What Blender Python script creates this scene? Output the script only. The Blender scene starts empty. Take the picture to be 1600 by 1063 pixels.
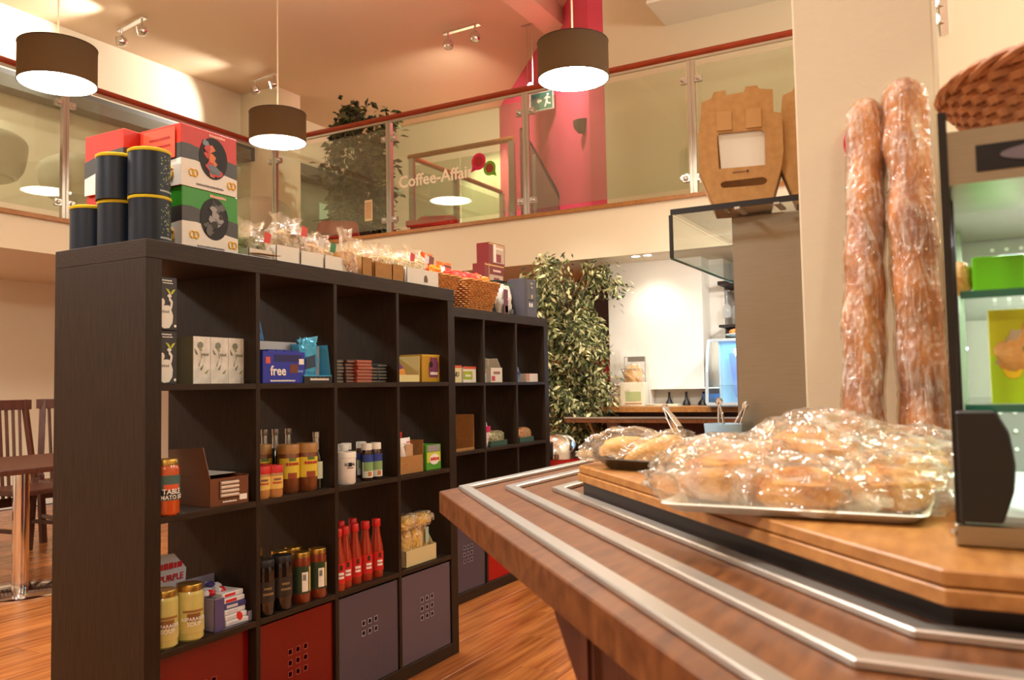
import bpy, bmesh, math, random
from mathutils import Vector, Matrix, Euler, noise
random.seed(7)
PI = math.pi
SC = bpy.context.scene
COL = SC.collection

# ------------------------------------------------------------------ camera
cam_data = bpy.data.cameras.new('camera')
cam = bpy.data.objects.new('camera', cam_data)
COL.objects.link(cam)
CAM = Vector((-1.4545, -1.8917, 1.0833))
roll, pitch, yaw = -.0185, .0548, 1.068
fw = Vector((math.sin(yaw)*math.cos(pitch), math.cos(yaw)*math.cos(pitch), math.sin(pitch)))
rt = Vector((math.cos(yaw), -math.sin(yaw), 0))
up = rt.cross(fw)
rt2 = rt*math.cos(roll) + up*math.sin(roll)
up2 = -rt*math.sin(roll) + up*math.cos(roll)
cam.matrix_world = Matrix(((rt2.x, up2.x, -fw.x, CAM.x), (rt2.y, up2.y, -fw.y, CAM.y), (rt2.z, up2.z, -fw.z, CAM.z), (0, 0, 0, 1)))
cam_data.sensor_fit = 'HORIZONTAL'
cam_data.sensor_width = 23.6
cam_data.lens = 1309.8/1600*23.6
cam_data.clip_start = .02
cam_data.dof.use_dof = True
cam_data.dof.focus_distance = 3.2
cam_data.dof.aperture_fstop = 4.5
SC.camera = cam

# ------------------------------------------------------------------ world, lights, exposure
w = bpy.data.worlds.new('world'); SC.world = w; w.use_nodes = True
w.node_tree.nodes['Background'].inputs[0].default_value = (1, .82, .6, 1)
w.node_tree.nodes['Background'].inputs[1].default_value = .02
SC.view_settings.view_transform = 'Standard'
SC.view_settings.look = 'None'
SC.view_settings.exposure = 0.20
SC.view_settings.gamma = 1
SC.view_settings.use_curve_mapping = False
SC.cycles.use_denoising = True
SC.cycles.max_bounces = 10
SC.cycles.transparent_max_bounces = 24
SC.cycles.sample_clamp_indirect = 6
WARM = (1, .80, .56)
CREAM = (1, .955, .87)

def light(kind, name, loc, power, col=WARM, radius=.15, target=None, size=None, spot=None, blend=.5):
    d = bpy.data.lights.new(name, kind); d.energy = power; d.color = col
    if kind in ('POINT', 'SPOT'): d.shadow_soft_size = radius
    if kind == 'AREA':
        d.shape = 'RECTANGLE'; d.size, d.size_y = size
    if kind == 'SPOT':
        d.spot_size = math.radians(spot); d.spot_blend = blend
    o = bpy.data.objects.new(name, d); COL.objects.link(o); o.location = loc
    if target is not None:
        o.rotation_euler = (Vector(target)-Vector(loc)).to_track_quat('-Z', 'Y').to_euler()
    return o
# fill lights added outside the frame, the first ones continuing the pendant grid
for (x, y) in ((1.6, .3), (-.2, .3), (-2.2, .3), (-.2, 3.0), (-2.2, 3.0)):
    light('SPOT', 'room_fill_light', (x, y, 3.0), 150, CREAM, .20, (x, y, 0), spot=150, blend=.3)
    light('SPOT', 'room_fill_light', (x, y, 3.3), 60, CREAM, .15, (x, y, 5), spot=140, blend=.6)
for (x, y) in ((-3.4, -3.5), (1.4, -3.6), (3.4, -3.2)):
    light('POINT', 'room_fill_light', (x, y, 3.3), 85, CREAM, .22)  # added out of view to brighten the gallery fascias
# counter fills: lights added overhead to brighten the bread
light('SPOT', 'counter_fill_light', (-.45, -1.35, 3.8), 110, CREAM, .05, (-.3, -1.62, .92), spot=50)
light('SPOT', 'pillar_side_light', (-.02, -2.3, 1.9), 5, (1, .82, .40), .03, (.12, -1.83, 1.25), spot=60)
light('SPOT', 'counter_fill_light', (.2, -.6, 3.6), 50, CREAM, .06, (-.1, -1.4, .9), spot=70)
# under the gallery
light('POINT', 'under_gallery_light', (1.0, 5.4, 1.95), 16, CREAM, .1)
light('SPOT', 'soffit_spot_light', (4.88, .37, 2.06), 8, (1, .93, .82), .03, (5.2, .4, .9), spot=110, blend=.8)
light('POINT', 'bar_light', (4.3, -1.3, 1.95), 16, (1, .93, .84), .08)
light('SPOT', 'bar_wall_fill', (4.1, -.9, 2.05), 45, (1, .95, .88), .05, (5.17, .45, 1.35), spot=110, blend=1)  # fill added to even out the brightness of the white wall
light('SPOT', 'soffit_spot_light', (3.4, .9, 3.3), 60, (1, .9, .75), .05, (4.6, .8, 1.2), spot=50, blend=.8)  # unseen spot in open air before the soffit, aimed at the fig tree
# on the gallery
light('SPOT', 'gallery_beam', (7.6, 3.85, 4.6), 130, (1, .95, .62), .04, (8.4, 3.7, 3.3), spot=75, blend=.6)
light('SPOT', 'gallery_beam', (5.2, 1.6, 4.6), 150, (1, .80, .72), .05, (6.4, 1.45, 3.2), spot=80, blend=.7)
light('SPOT', 'gallery_beam', (5.9, 2.6, 4.6), 200, (1, .88, .68), .03, (7.9, 4.5, 3.2), spot=110, blend=.8)  # fill added beneath the unlit twin spotlight to brighten the far gallery corner
light('SPOT', 'gallery_fill_light', (2.0, 5.0, 4.5), 90, (1, .88, .7), .12, (2.6, 6.25, 3.3), spot=120)  # fill added to brighten the left gallery wall behind its glass

# ------------------------------------------------------------------ materials
def srgb(r, g, b):
    f = lambda c: ((c/255)/12.92 if c/255 <= .04045 else (((c/255)+.055)/1.055)**2.4)
    return (f(r), f(g), f(b), 1)
class NT:
    def __init__(s, m): s.t = m.node_tree; s.n = m.node_tree.nodes; s.l = m.node_tree.links
    def add(s, k, **kw):
        n = s.n.new(k)
        for a, b in kw.items(): setattr(n, a, b)
        return n
def mat(name, rgb, rough=.5, metal=0, spec=.5, rgb2=None, scale=20, stretch=(1, 1, 1), detail=3, bump=0, bscale=None, trans=0, alpha=1, rand=0, emit=None, estr=0, aniso=0, coat=0):
    m = bpy.data.materials.new(name); m.use_nodes = True
    k = NT(m); b = k.n['Principled BSDF']
    b.inputs['Base Color'].default_value = srgb(*rgb); b.inputs['Roughness'].default_value = rough
    b.inputs['Metallic'].default_value = metal; b.inputs['Specular IOR Level'].default_value = spec
    b.inputs['Transmission Weight'].default_value = trans
    b.inputs['Coat Weight'].default_value = coat
    if emit:
        b.inputs['Emission Color'].default_value = srgb(*emit); b.inputs['Emission Strength'].default_value = estr
    if rgb2 or bump or rand:
        tc = k.add('ShaderNodeTexCoord'); mp = k.add('ShaderNodeMapping'); mp.inputs['Scale'].default_value = stretch
        if rand:
            oi = k.add('ShaderNodeObjectInfo'); va = k.add('ShaderNodeVectorMath', operation='SCALE'); k.l.new(oi.outputs['Random'], va.inputs['Scale']); va.inputs[0].default_value = (37, 91, 53)
            ad = k.add('ShaderNodeVectorMath', operation='ADD'); k.l.new(tc.outputs['Object'], ad.inputs[0]); k.l.new(va.outputs[0], ad.inputs[1]); k.l.new(ad.outputs[0], mp.inputs['Vector'])
        else: k.l.new(tc.outputs['Object'], mp.inputs['Vector'])
        nz = k.add('ShaderNodeTexNoise'); nz.inputs['Scale'].default_value = scale; nz.inputs['Detail'].default_value = detail
        k.l.new(mp.outputs[0], nz.inputs['Vector'])
        if rgb2:
            mx = k.add('ShaderNodeValToRGB'); mx.color_ramp.elements[0].position = .32; mx.color_ramp.elements[1].position = .68
            mx.color_ramp.elements[0].color = srgb(*rgb); mx.color_ramp.elements[1].color = srgb(*rgb2)
            k.l.new(nz.outputs['Fac'], mx.inputs[0]); src = mx.outputs[0]
            if rand:
                hs = k.add('ShaderNodeHueSaturation'); mr = k.add('ShaderNodeMapRange'); mr.inputs['To Min'].default_value = 1-rand; mr.inputs['To Max'].default_value = 1+rand
                k.l.new(oi.outputs['Random'], mr.inputs['Value']); k.l.new(mr.outputs[0], hs.inputs['Value']); k.l.new(src, hs.inputs['Color']); src = hs.outputs[0]
            k.l.new(src, b.inputs['Base Color'])
        if bump:
            n2 = nz
            if bscale:
                n2 = k.add('ShaderNodeTexNoise'); n2.inputs['Scale'].default_value = bscale; n2.inputs['Detail'].default_value = 4; k.l.new(mp.outputs[0], n2.inputs['Vector'])
            bp = k.add('ShaderNodeBump'); bp.inputs['Strength'].default_value = bump; bp.inputs['Distance'].default_value = .01
            k.l.new(n2.outputs['Fac'], bp.inputs['Height']); k.l.new(bp.outputs[0], b.inputs['Normal'])
    if alpha < 1:
        tr = k.add('ShaderNodeBsdfTransparent'); ms = k.add('ShaderNodeMixShader'); ms.inputs[0].default_value = alpha
        out = k.n['Material Output']; k.l.new(tr.outputs[0], ms.inputs[1]); k.l.new(b.outputs[0], ms.inputs[2]); k.l.new(ms.outputs[0], out.inputs[0])
    return m
def film(name, tint=(255, 255, 250), gloss=.3, haze=.1, rough=.12, bump=.6, bscale=18, base_tint=None, haze_tint=None, bdist=.01, streak=0, sscale=(14, 14, 14), srot=(0, 0, 0)):
    """thin clear film or glass: transparent + fresnel gloss + slight haze"""
    m = bpy.data.materials.new(name); m.use_nodes = True
    k = NT(m); k.n.remove(k.n['Principled BSDF']); out = k.n['Material Output']
    tr = k.add('ShaderNodeBsdfTransparent'); tr.inputs[0].default_value = srgb(*(base_tint or tint))
    df = k.add('ShaderNodeBsdfDiffuse'); df.inputs[0].default_value = srgb(*(haze_tint or tint))
    gl = k.add('ShaderNodeBsdfGlossy'); gl.inputs['Roughness'].default_value = rough
    lw = k.add('ShaderNodeLayerWeight'); lw.inputs[0].default_value = .5
    pw = k.add('ShaderNodeMath', operation='POWER'); pw.inputs[1].default_value = 4.5; k.l.new(lw.outputs['Facing'], pw.inputs[0])
    sc = k.add('ShaderNodeMath', operation='MULTIPLY_ADD'); sc.inputs[1].default_value = .75; sc.inputs[2].default_value = gloss+.035; sc.use_clamp = True
    k.l.new(pw.outputs[0], sc.inputs[0])
    m1 = k.add('ShaderNodeMixShader'); m1.inputs[0].default_value = haze; k.l.new(tr.outputs[0], m1.inputs[1]); k.l.new(df.outputs[0], m1.inputs[2])
    if streak:      # random white streaks: cloudy film and crease glints painted in as haze
        t2 = k.add('ShaderNodeTexCoord'); mp = k.add('ShaderNodeMapping'); mp.inputs['Scale'].default_value = sscale; mp.inputs['Rotation'].default_value = srot
        n3 = k.add('ShaderNodeTexNoise'); n3.inputs['Scale'].default_value = 1; n3.inputs['Detail'].default_value = 5; n3.inputs['Distortion'].default_value = 1.2
        r3 = k.add('ShaderNodeMapRange'); r3.inputs['From Min'].default_value = .46; r3.inputs['From Max'].default_value = .68; r3.inputs['To Min'].default_value = haze; r3.inputs['To Max'].default_value = haze+streak
        k.l.new(t2.outputs['Object'], mp.inputs[0]); k.l.new(mp.outputs[0], n3.inputs['Vector']); k.l.new(n3.outputs['Fac'], r3.inputs['Value']); k.l.new(r3.outputs[0], m1.inputs[0])
    m2 = k.add('ShaderNodeMixShader'); k.l.new(sc.outputs[0], m2.inputs[0]); k.l.new(m1.outputs[0], m2.inputs[1]); k.l.new(gl.outputs[0], m2.inputs[2])
    k.l.new(m2.outputs[0], out.inputs[0])
    if bump:
        tc = k.add('ShaderNodeTexCoord'); nz = k.add('ShaderNodeTexNoise'); nz.inputs['Scale'].default_value = bscale; nz.inputs['Detail'].default_value = 3; nz.inputs['Distortion'].default_value = 1.5
        k.l.new(tc.outputs['Object'], nz.inputs['Vector'])
        bp = k.add('ShaderNodeBump'); bp.inputs['Strength'].default_value = bump; bp.inputs['Distance'].default_value = bdist
        k.l.new(nz.outputs['Fac'], bp.inputs['Height'])
        for n in (gl, lw): k.l.new(bp.outputs[0], n.inputs['Normal'])
    return m
_cm = {}
def C(r, g, b, rough=.45, **k):
    key = (r, g, b, rough, tuple(sorted(k.items())))
    if key not in _cm: _cm[key] = mat('paint_%d_%d_%d' % (r, g, b), (r, g, b), rough, **k)
    return _cm[key]
M = {}
M['wall'] = mat('cream_plaster', (232, 220, 194), .8, bump=.05, scale=60, spec=.2)
M['pillar'] = mat('dimmed_cream_plaster', (208, 194, 168), .8, bump=.05, scale=60, spec=.2)  # the wall cream taken darker: the pillar's dimmer light is in the colour
M['wall_white'] = mat('white_plaster', (236, 232, 222), .8, bump=.05, scale=60, spec=.2)
M['wall_pink'] = mat('pink_paint', (232, 92, 122), .7, bump=.04, scale=60, spec=.25)
M['wall_orange'] = mat('orange_paint', (206, 128, 62), .8, bump=.05, scale=60, spec=.2)
M['ceiling'] = mat('ceiling_paint', (228, 200, 170), .85, bump=.03, scale=40, spec=.15)
M['shelfwood'] = mat('dark_brown_laminate', (34, 23, 13), .5, rgb2=(50, 36, 22), scale=30, stretch=(6, 6, .35), detail=5, bump=.08, spec=.28)
M['shelfwood_h'] = mat('dark_brown_laminate_long', (36, 25, 14), .5, rgb2=(54, 39, 24), scale=30, stretch=(.35, 6, 6), detail=5, bump=.08, spec=.28)
M['floorwood'] = mat('floor_laminate', (140, 76, 34), .26, rgb2=(188, 118, 60), scale=5, stretch=(.5, 7, 4), detail=4, rand=.14, spec=.5)
M['counterwood'] = mat('counter_veneer', (88, 48, 22), .34, rgb2=(122, 74, 38), scale=10, stretch=(1.2, 7, 4), detail=6, spec=.5)
M['topwood'] = mat('warm_oak_veneer', (152, 98, 46), .36, rgb2=(180, 124, 64), scale=8, stretch=(2, 8, 8), detail=5, spec=.5)
M['darkwood'] = mat('dark_mahogany', (62, 30, 18), .4, rgb2=(84, 42, 26), scale=14, stretch=(6, 6, .6), detail=4)
M['handrail'] = mat('red_mahogany', (140, 52, 26), .35, rgb2=(168, 68, 36), scale=10, stretch=(1, 1, 8), detail=4)
M['plinth'] = mat('black_brown_plinth', (34, 24, 20), .5)
M['steel'] = mat('brushed_steel', (158, 150, 134), .34, metal=1, rgb2=(164, 156, 140), scale=40, stretch=(.3, .3, 12), detail=4)
M['steel_strip'] = mat('satin_metal_strip', (206, 204, 198), .3, metal=.85)
M['chrome'] = mat('chrome', (232, 233, 236), .1, metal=1)
M['satin'] = mat('satin_aluminium', (190, 186, 176), .35, metal=.9)
M['glass'] = film('clear_glass', (228, 238, 226), gloss=.02, haze=.09, rough=.015, bump=0, base_tint=(240, 246, 238), haze_tint=(224, 222, 196))
M['glass_clear'] = film('shelf_glass', (246, 250, 247), gloss=.02, haze=.03, rough=.02, bump=0)
M['glass_green'] = mat('green_glass_edge', (20, 105, 88), .15, coat=.5)
M['film'] = film('crinkled_cellophane', (255, 250, 240), gloss=.09, haze=.07, rough=.09, bump=.9, bscale=13, bdist=.025, streak=.36, sscale=(8, 11, 17))
M['film_thin'] = film('thin_clear_bag', (255, 250, 240), gloss=.05, haze=.05, rough=.12, bump=.8, bscale=40, bdist=.01, streak=.3, sscale=(30, 30, 12))
M['film_fine'] = film('stretched_cling_film', (255, 248, 234), gloss=.03, haze=.03, rough=.13, bump=.9, bscale=60, bdist=.006, streak=.30, sscale=(80, 80, 16), srot=(.6, .5, 0))
M['black'] = mat('black_plastic', (18, 17, 17), .35)
M['blackm'] = mat('black_matt', (12, 11, 11), .7)
M['white'] = mat('white_plastic', (236, 234, 228), .35)
M['kraft'] = mat('kraft_card', (160, 114, 60), .8, rgb2=(172, 126, 70), scale=60)
M['card_white'] = mat('white_card', (226, 222, 212), .6)
M['card_grey'] = mat('pale_grey_card', (205, 200, 190), .65)
M['wicker'] = mat('golden_wicker', (160, 96, 40), .5, rgb2=(204, 140, 72), scale=50, detail=2)
M['wicker_dark'] = mat('brown_wicker', (140, 84, 42), .5, rgb2=(172, 108, 58), scale=60, detail=2)
M['shade'] = None
M['bread'] = mat('baked_bread', (156, 88, 34), .6, rgb2=(226, 172, 96), scale=30, detail=6, bump=.9, bscale=50)
M['bread_pale'] = mat('pale_bread', (206, 150, 74), .55, rgb2=(232, 190, 120), scale=18, detail=5, bump=.5, bscale=45)
M['baguette'] = mat('baguette_crust', (120, 60, 20), .6, rgb2=(200, 130, 52), scale=22, stretch=(1, 1, .5), detail=7, bump=.8, bscale=40)
M['glassjar'] = mat('jar_glass', (235, 235, 225), .05, trans=0, alpha=.25)
M['gold'] = mat('gold_lid', (190, 150, 70), .3, metal=.85)
M['silver'] = mat('silver_foil', (200, 198, 192), .3, metal=.8)
M['redplastic'] = mat('red_plastic', (196, 20, 12), .35)
M['lamp'] = mat('lamp_diffuser', (255, 255, 255), .5, emit=(255, 244, 222), estr=26)
M['bulb'] = mat('lit_bulb', (255, 255, 255), .5, emit=(255, 244, 222), estr=30)
def shade_mat():
    m = bpy.data.materials.new('brown_shade_fabric'); m.use_nodes = True; k = NT(m); b = k.n['Principled BSDF']
    b.inputs['Base Color'].default_value = srgb(80, 66, 48); b.inputs['Roughness'].default_value = .85
    tl = k.add('ShaderNodeBsdfTranslucent'); tl.inputs[0].default_value = srgb(176, 140, 96)
    tc = k.add('ShaderNodeTexCoord'); wv = k.add('ShaderNodeTexNoise'); wv.inputs['Scale'].default_value = 220; mp = k.add('ShaderNodeMapping'); mp.inputs['Scale'].default_value = (1, 1, .08)
    k.l.new(tc.outputs['Object'], mp.inputs[0]); k.l.new(mp.outputs[0], wv.inputs['Vector'])
    bp = k.add('ShaderNodeBump'); bp.inputs['Strength'].default_value = .4; bp.inputs['Distance'].default_value = .002; k.l.new(wv.outputs['Fac'], bp.inputs['Height']); k.l.new(bp.outputs[0], b.inputs['Normal'])
    ms = k.add('ShaderNodeMixShader'); ms.inputs[0].default_value = .12
    k.l.new(b.outputs[0], ms.inputs[1]); k.l.new(tl.outputs[0], ms.inputs[2]); k.l.new(ms.outputs[0], k.n['Material Output'].inputs[0])
    return m
M['shade'] = shade_mat()

# ------------------------------------------------------------------ mesh builder
class B:
    def __init__(s): s.v = []; s.f = []
    def add(s, vs, fs, T=None):
        n = len(s.v)
        s.v += [tuple(T @ Vector(p)) if T else tuple(p) for p in vs]
        s.f += [tuple(n+i for i in f) for f in fs]
        return s
    def box(s, x0, x1, y0, y1, z0, z1, T=None):
        vs = [(x, y, z) for x in (x0, x1) for y in (y0, y1) for z in (z0, z1)]
        return s.add(vs, [(0, 1, 3, 2), (4, 6, 7, 5), (0, 4, 5, 1), (2, 3, 7, 6), (0, 2, 6, 4), (1, 5, 7, 3)], T)
    def lathe(s, prof, n=24, a0=0, a1=2*PI, T=None, caps=True):
        full = abs(a1-a0-2*PI) < 1e-6
        m = n if full else n+1
        vs = []
        for r, z in prof:
            for i in range(m):
                a = a0+(a1-a0)*i/n; vs.append((r*math.cos(a), r*math.sin(a), z))
        fs = []
        for j in range(len(prof)-1):
            for i in range(n):
                i2 = (i+1) % m if full else i+1
                fs.append((j*m+i, j*m+i2, (j+1)*m+i2, (j+1)*m+i))
        if full and caps:
            if prof[0][0] > 1e-5: fs.append(tuple(range(m-1, -1, -1)))
            if prof[-1][0] > 1e-5: fs.append(tuple((len(prof)-1)*m+i for i in range(m)))
        return s.add(vs, fs, T)
    def cyl(s, x, y, z0, z1, r, n=20, r2=None): return s.lathe([(r, z0), (r2 if r2 is not None else r, z1)], n, T=Matrix.Translation((x, y, 0)))
    def tube(s, pts, r, n=8, closed=False):
        pts = [Vector(p) for p in pts]; rings = []; N = len(pts)
        for i, p in enumerate(pts):
            a = pts[(i-1) % N] if (i or closed) else p; b = pts[(i+1) % N] if (i < N-1 or closed) else p
            d = (b-a).normalized(); u = d.cross(Vector((0, 0, 1)))
            if u.length < .05: u = d.cross(Vector((0, 1, 0)))
            u.normalize(); v = d.cross(u)
            rr = r[i] if isinstance(r, (list, tuple)) else r
            rings.append([p+(u*math.cos(2*PI*k/n)+v*math.sin(2*PI*k/n))*rr for k in range(n)])
        vs = [q for rg in rings for q in rg]; fs = []
        for i in range(N if closed else N-1):
            j = (i+1) % N
            for k in range(n): fs.append((i*n+k, i*n+(k+1) % n, j*n+(k+1) % n, j*n+k))
        if not closed: fs += [tuple(range(n-1, -1, -1)), tuple((N-1)*n+k for k in range(n))]
        return s.add(vs, fs)
    def bar(s, p0, p1, w, h=None):
        """square section bar between two points"""
        p0, p1 = Vector(p0), Vector(p1); d = (p1-p0); L = d.length; q = d.to_track_quat('X', 'Z').to_matrix().to_4x4()
        h = h or w
        return s.box(0, L, -w/2, w/2, -h/2, h/2, Matrix.Translation(p0) @ q)
    def prism(s, poly, z0, z1, T=None):
        n = len(poly)
        vs = [(x, y, z0) for x, y in poly]+[(x, y, z1) for x, y in poly]
        fs = [tuple(range(n-1, -1, -1)), tuple(range(n, 2*n))]+[(i, (i+1) % n, n+(i+1) % n, n+i) for i in range(n)]
        return s.add(vs, fs, T)
    def make(s, name, m, parent=None, smooth=False, bevel=0, loc=None, auto=False):
        me = bpy.data.meshes.new(name); me.from_pydata(s.v, [], s.f); me.update()
        bm = bmesh.new(); bm.from_mesh(me)
        bmesh.ops.recalc_face_normals(bm, faces=bm.faces)
        if bevel: bmesh.ops.bevel(bm, geom=list(bm.edges), offset=bevel, segments=2 if bevel > .002 else 1, profile=.6, affect='EDGES', clamp_overlap=True)
        bm.to_mesh(me); bm.free()
        if smooth:
            me.polygons.foreach_set('use_smooth', [True]*len(me.polygons))
            try: me.set_sharp_from_angle(angle=math.radians(40))
            except Exception: pass
        me.materials.append(m)
        o = bpy.data.objects.new(name, me); COL.objects.link(o)
        if parent: o.parent = parent
        if loc: o.location = loc
        return o
def thing(name, label, cat, loc=(0, 0, 0), rz=0, group=None):
    o = bpy.data.objects.new(name, None); COL.objects.link(o); o.empty_display_size = .05
    o.location = loc; o.rotation_euler = (0, 0, rz); o['label'] = label; o['category'] = cat
    if group: o['group'] = group
    return o
def tag(o, label, cat, group=None):
    o['label'] = label; o['category'] = cat
    if group: o['group'] = group
    return o
def struct(o): o['kind'] = 'structure'; return o
def dup(root, loc=None, rz=None, label=None, group=None):
    def cp(o, par):
        c = o.copy(); COL.objects.link(c)
        if par: c.parent = par
        for ch in kids.get(o.name, ()): cp(ch, c)
        return c
    kids = {}
    def walk(o):
        kids[o.name] = list(o.children)
        for c in kids[o.name]: walk(c)
    walk(root); r = cp(root, None)
    if loc is not None: r.location = loc
    if rz is not None: r.rotation_euler = (0, 0, rz)
    if label: r['label'] = label
    if group: r['group'] = group
    return r
_fc = {}
def text(parent, s, size, m, loc, face='front', wrap=None, a0=-PI/2, name='lettering', ex=.0004, tilt=0, sx=1):
    """flat print: thin lettering; wrap = radius of the jar it goes round"""
    if s[0] == '~':      # print too small to read in the photograph: word-shaped marks, no letters
        b = B(); n = len(s)-1; W = size*.55*n; r_ = random.Random(n); x = -W/2; i = 0
        while x < W/2:
            ww = size*r_.uniform(.3, .6)
            if wrap: b.lathe([(wrap, loc[2]-size*.3), (wrap+.0002, loc[2]+size*.3)], 2, a0+x/wrap, a0+(x+ww)/wrap, T=Matrix.Translation((loc[0], loc[1], 0)))
            else: b.box(x, x+ww, -.0002, .0002, -size*.28, size*r_.uniform(.2, .36))
            x += ww+size*.12
        if not wrap:
            T = Matrix.Translation(loc)
            if face == 'side': T = T @ Matrix.Rotation(-PI/2, 4, 'Z')
            b.v = [tuple(T @ Vector(p)) for p in b.v]
        return b.make('small_print', m, parent)
    cu = bpy.data.curves.new('t', 'FONT'); cu.body = s; cu.size = size; cu.extrude = ex; cu.align_x = 'CENTER'; cu.align_y = 'CENTER'; cu.resolution_u = 2
    cu.offset = size*.02
    to = bpy.data.objects.new('t', cu); COL.objects.link(to)
    dg = bpy.context.evaluated_depsgraph_get(); me = bpy.data.meshes.new_from_object(to.evaluated_get(dg))
    bpy.data.objects.remove(to); bpy.data.curves.remove(cu)
    if wrap:
        for v in me.vertices:
            a = a0+v.co.x*sx/wrap; r = wrap+v.co.z
            v.co = (r*math.cos(a), r*math.sin(a), v.co.y)
        mtx = Matrix.Translation(loc)
    else:
        R = Matrix.Rotation(PI/2, 4, 'X')
        if tilt: R = R @ Matrix.Rotation(tilt, 4, 'Z')
        if face == 'side': R = Matrix.Rotation(-PI/2, 4, 'Z') @ R
        if face == 'top': R = Matrix.Rotation(tilt, 4, 'Z')
        mtx = Matrix.Translation(loc) @ R
    me.transform(mtx); me.materials.clear(); me.materials.append(m)
    o = bpy.data.objects.new(name, me); COL.objects.link(o); o.parent = parent
    return o
def poly2d(name, outer, holes, thick, m, parent, mtx):
    cu = bpy.data.curves.new('c', 'CURVE'); cu.dimensions = '2D'; cu.fill_mode = 'BOTH'; cu.extrude = thick/2
    for pl in [outer]+holes:
        sp = cu.splines.new('POLY'); sp.points.add(len(pl)-1); sp.use_cyclic_u = True
        for p, q in zip(sp.points, pl): p.co = (q[0], q[1], 0, 1)
    to = bpy.data.objects.new('c', cu); COL.objects.link(to)
    dg = bpy.context.evaluated_depsgraph_get(); me = bpy.data.meshes.new_from_object(to.evaluated_get(dg))
    bpy.data.objects.remove(to); bpy.data.curves.remove(cu)
    me.transform(mtx); me.materials.clear(); me.materials.append(m)
    o = bpy.data.objects.new(name, me); COL.objects.link(o); o.parent = parent
    return o
def circ(cx, cy, rx, ry=None, n=20, a=0): return [(cx+rx*math.cos(2*PI*i/n+a), cy+(ry or rx)*math.sin(2*PI*i/n+a)) for i in range(n)]
FRONT = Matrix.Rotation(PI/2, 4, 'X')                       # drawing plane -> faces -Y
SIDE = Matrix.Rotation(-PI/2, 4, 'Z') @ FRONT               # drawing plane -> faces -X
def decal(name, poly, m, parent, x, y, z, face='front', t=.0006):
    b = B(); b.prism(poly, 0, t); T = Matrix.Translation((x, y, z)) @ (FRONT if face == 'front' else SIDE)
    b.v = [tuple(T @ Vector(p)) for p in b.v]
    return b.make(name, m, parent)
def blob(rx, ry, rz, amp=.1, freq=3, seed=0, n=24, m=14, flat=0, ridge=False, power=1.0, pinch=0):
    b = B(); vs = []; fs = []
    off = Vector((seed*7.3, seed*3.1, seed*1.7))
    for j in range(m+1):
        th = PI*j/m
        for i in range(n):
            ph = 2*PI*i/n
            d = Vector((math.sin(th)*math.cos(ph), math.sin(th)*math.sin(ph), math.cos(th)))
            q = Vector([math.copysign(abs(c)**power, c) for c in d])
            nn = noise.noise(d*freq+off)
            if ridge: nn = 1-2*abs(nn)-.5
            k = 1+amp*nn
            if pinch: k *= 1+pinch*abs(math.cos(2*ph))**6*math.sin(th)**4
            p = Vector((q.x*rx*k, q.y*ry*k, q.z*rz*k))
            if flat and p.z < -rz*flat: p.z = -rz*flat
            vs.append(p)
    for j in range(m):
        for i in range(n): fs.append((j*n+i, j*n+(i+1) % n, (j+1)*n+(i+1) % n, (j+1)*n+i))
    b.add(vs, fs); return b
# ------------------------------------------------------------------ the room shell
fl = struct(B().box(-6, 9, -5, 6.25, -.2, -.0118).make('floor', M['floorwood']))
pm = B().box(-.5985, .5985, -.0942, .0942, -.0125, 0).make('plank', M['floorwood'], fl, bevel=.001, loc=(0, 0, 0))
first = True; npl = 0
j = 0; y = -1.35
while y < 6.2:
    x = -1.6+(j*.37) % 1.2 - .6
    while x < 5.6:
        vis = Vector((x, y, 0))-CAM
        f = vis.dot(fw); r = vis.dot(rt)
        if f > .4 and abs(r)/f < .85 and (y > 1.2 or x > -.3) and npl < 299:
            if first: pm.location = (x, y, 0); first = False
            else:
                c = pm.copy(); COL.objects.link(c); c.parent = fl; c.location = (x, y, 0)
            npl += 1
        x += 1.2
    y += .19; j += 1
print('planks', npl)
struct(B().box(-6, 9.1, -5, 6.45, 4.9, 5.1).make('ceiling', M['ceiling']))
struct(B().box(-6, 9.1, 6.25, 6.45, 0, 4.9).make('wall_left', M['wall']))
struct(B().box(8.4, 8.6, .8, 6.25, 0, 4.9).make('wall_back', M['wall']))
struct(B().box(-6.2, -6, -5, 6.45, 0, 5.1).make('wall_behind', M['wall']))
struct(B().box(-6.2, 9.1, -5.2, -5, 0, 5.1).make('wall_right', M['wall']))
struct(B().box(6.2, 6.62, 5.62, 6.25, 2.48, 4.9).make('wall_column', M['wall'], bevel=.004))
struct(B().prism([(8.4, 3.66), (5.5, 1.08), (5.5, .932), (8.4, .932)], 2.5, 4.9).make('wall_pink', M['wall_pink']))
struct(B().box(5.5, 8.4, -5, .93, 2.5, 4.9).make('wall_upper', M['wall']))
struct(B().box(5.17, 5.4, .0, .81, 0, 2.1).make('wall_white', M['wall_white'], bevel=.003))
struct(B().box(5.4, 8.4, -.12, .81, 0, 2.1).make('wall_passage', M['wall_white']))
struct(B().box(6.2, 6.3, .81, 6.25, 0, 2.1).make('wall_orange', M['wall_orange']))
struct(B().box(5.75, 5.85, -5, -.12, 0, 2.1).make('wall_bar', M['plinth']))
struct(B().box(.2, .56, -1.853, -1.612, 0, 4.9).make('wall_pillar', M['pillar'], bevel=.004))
struct(B().box(5.0, 5.5, -5, .34, 4.2, 4.9).make('wall_bulkhead', M['wall_white']))
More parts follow.
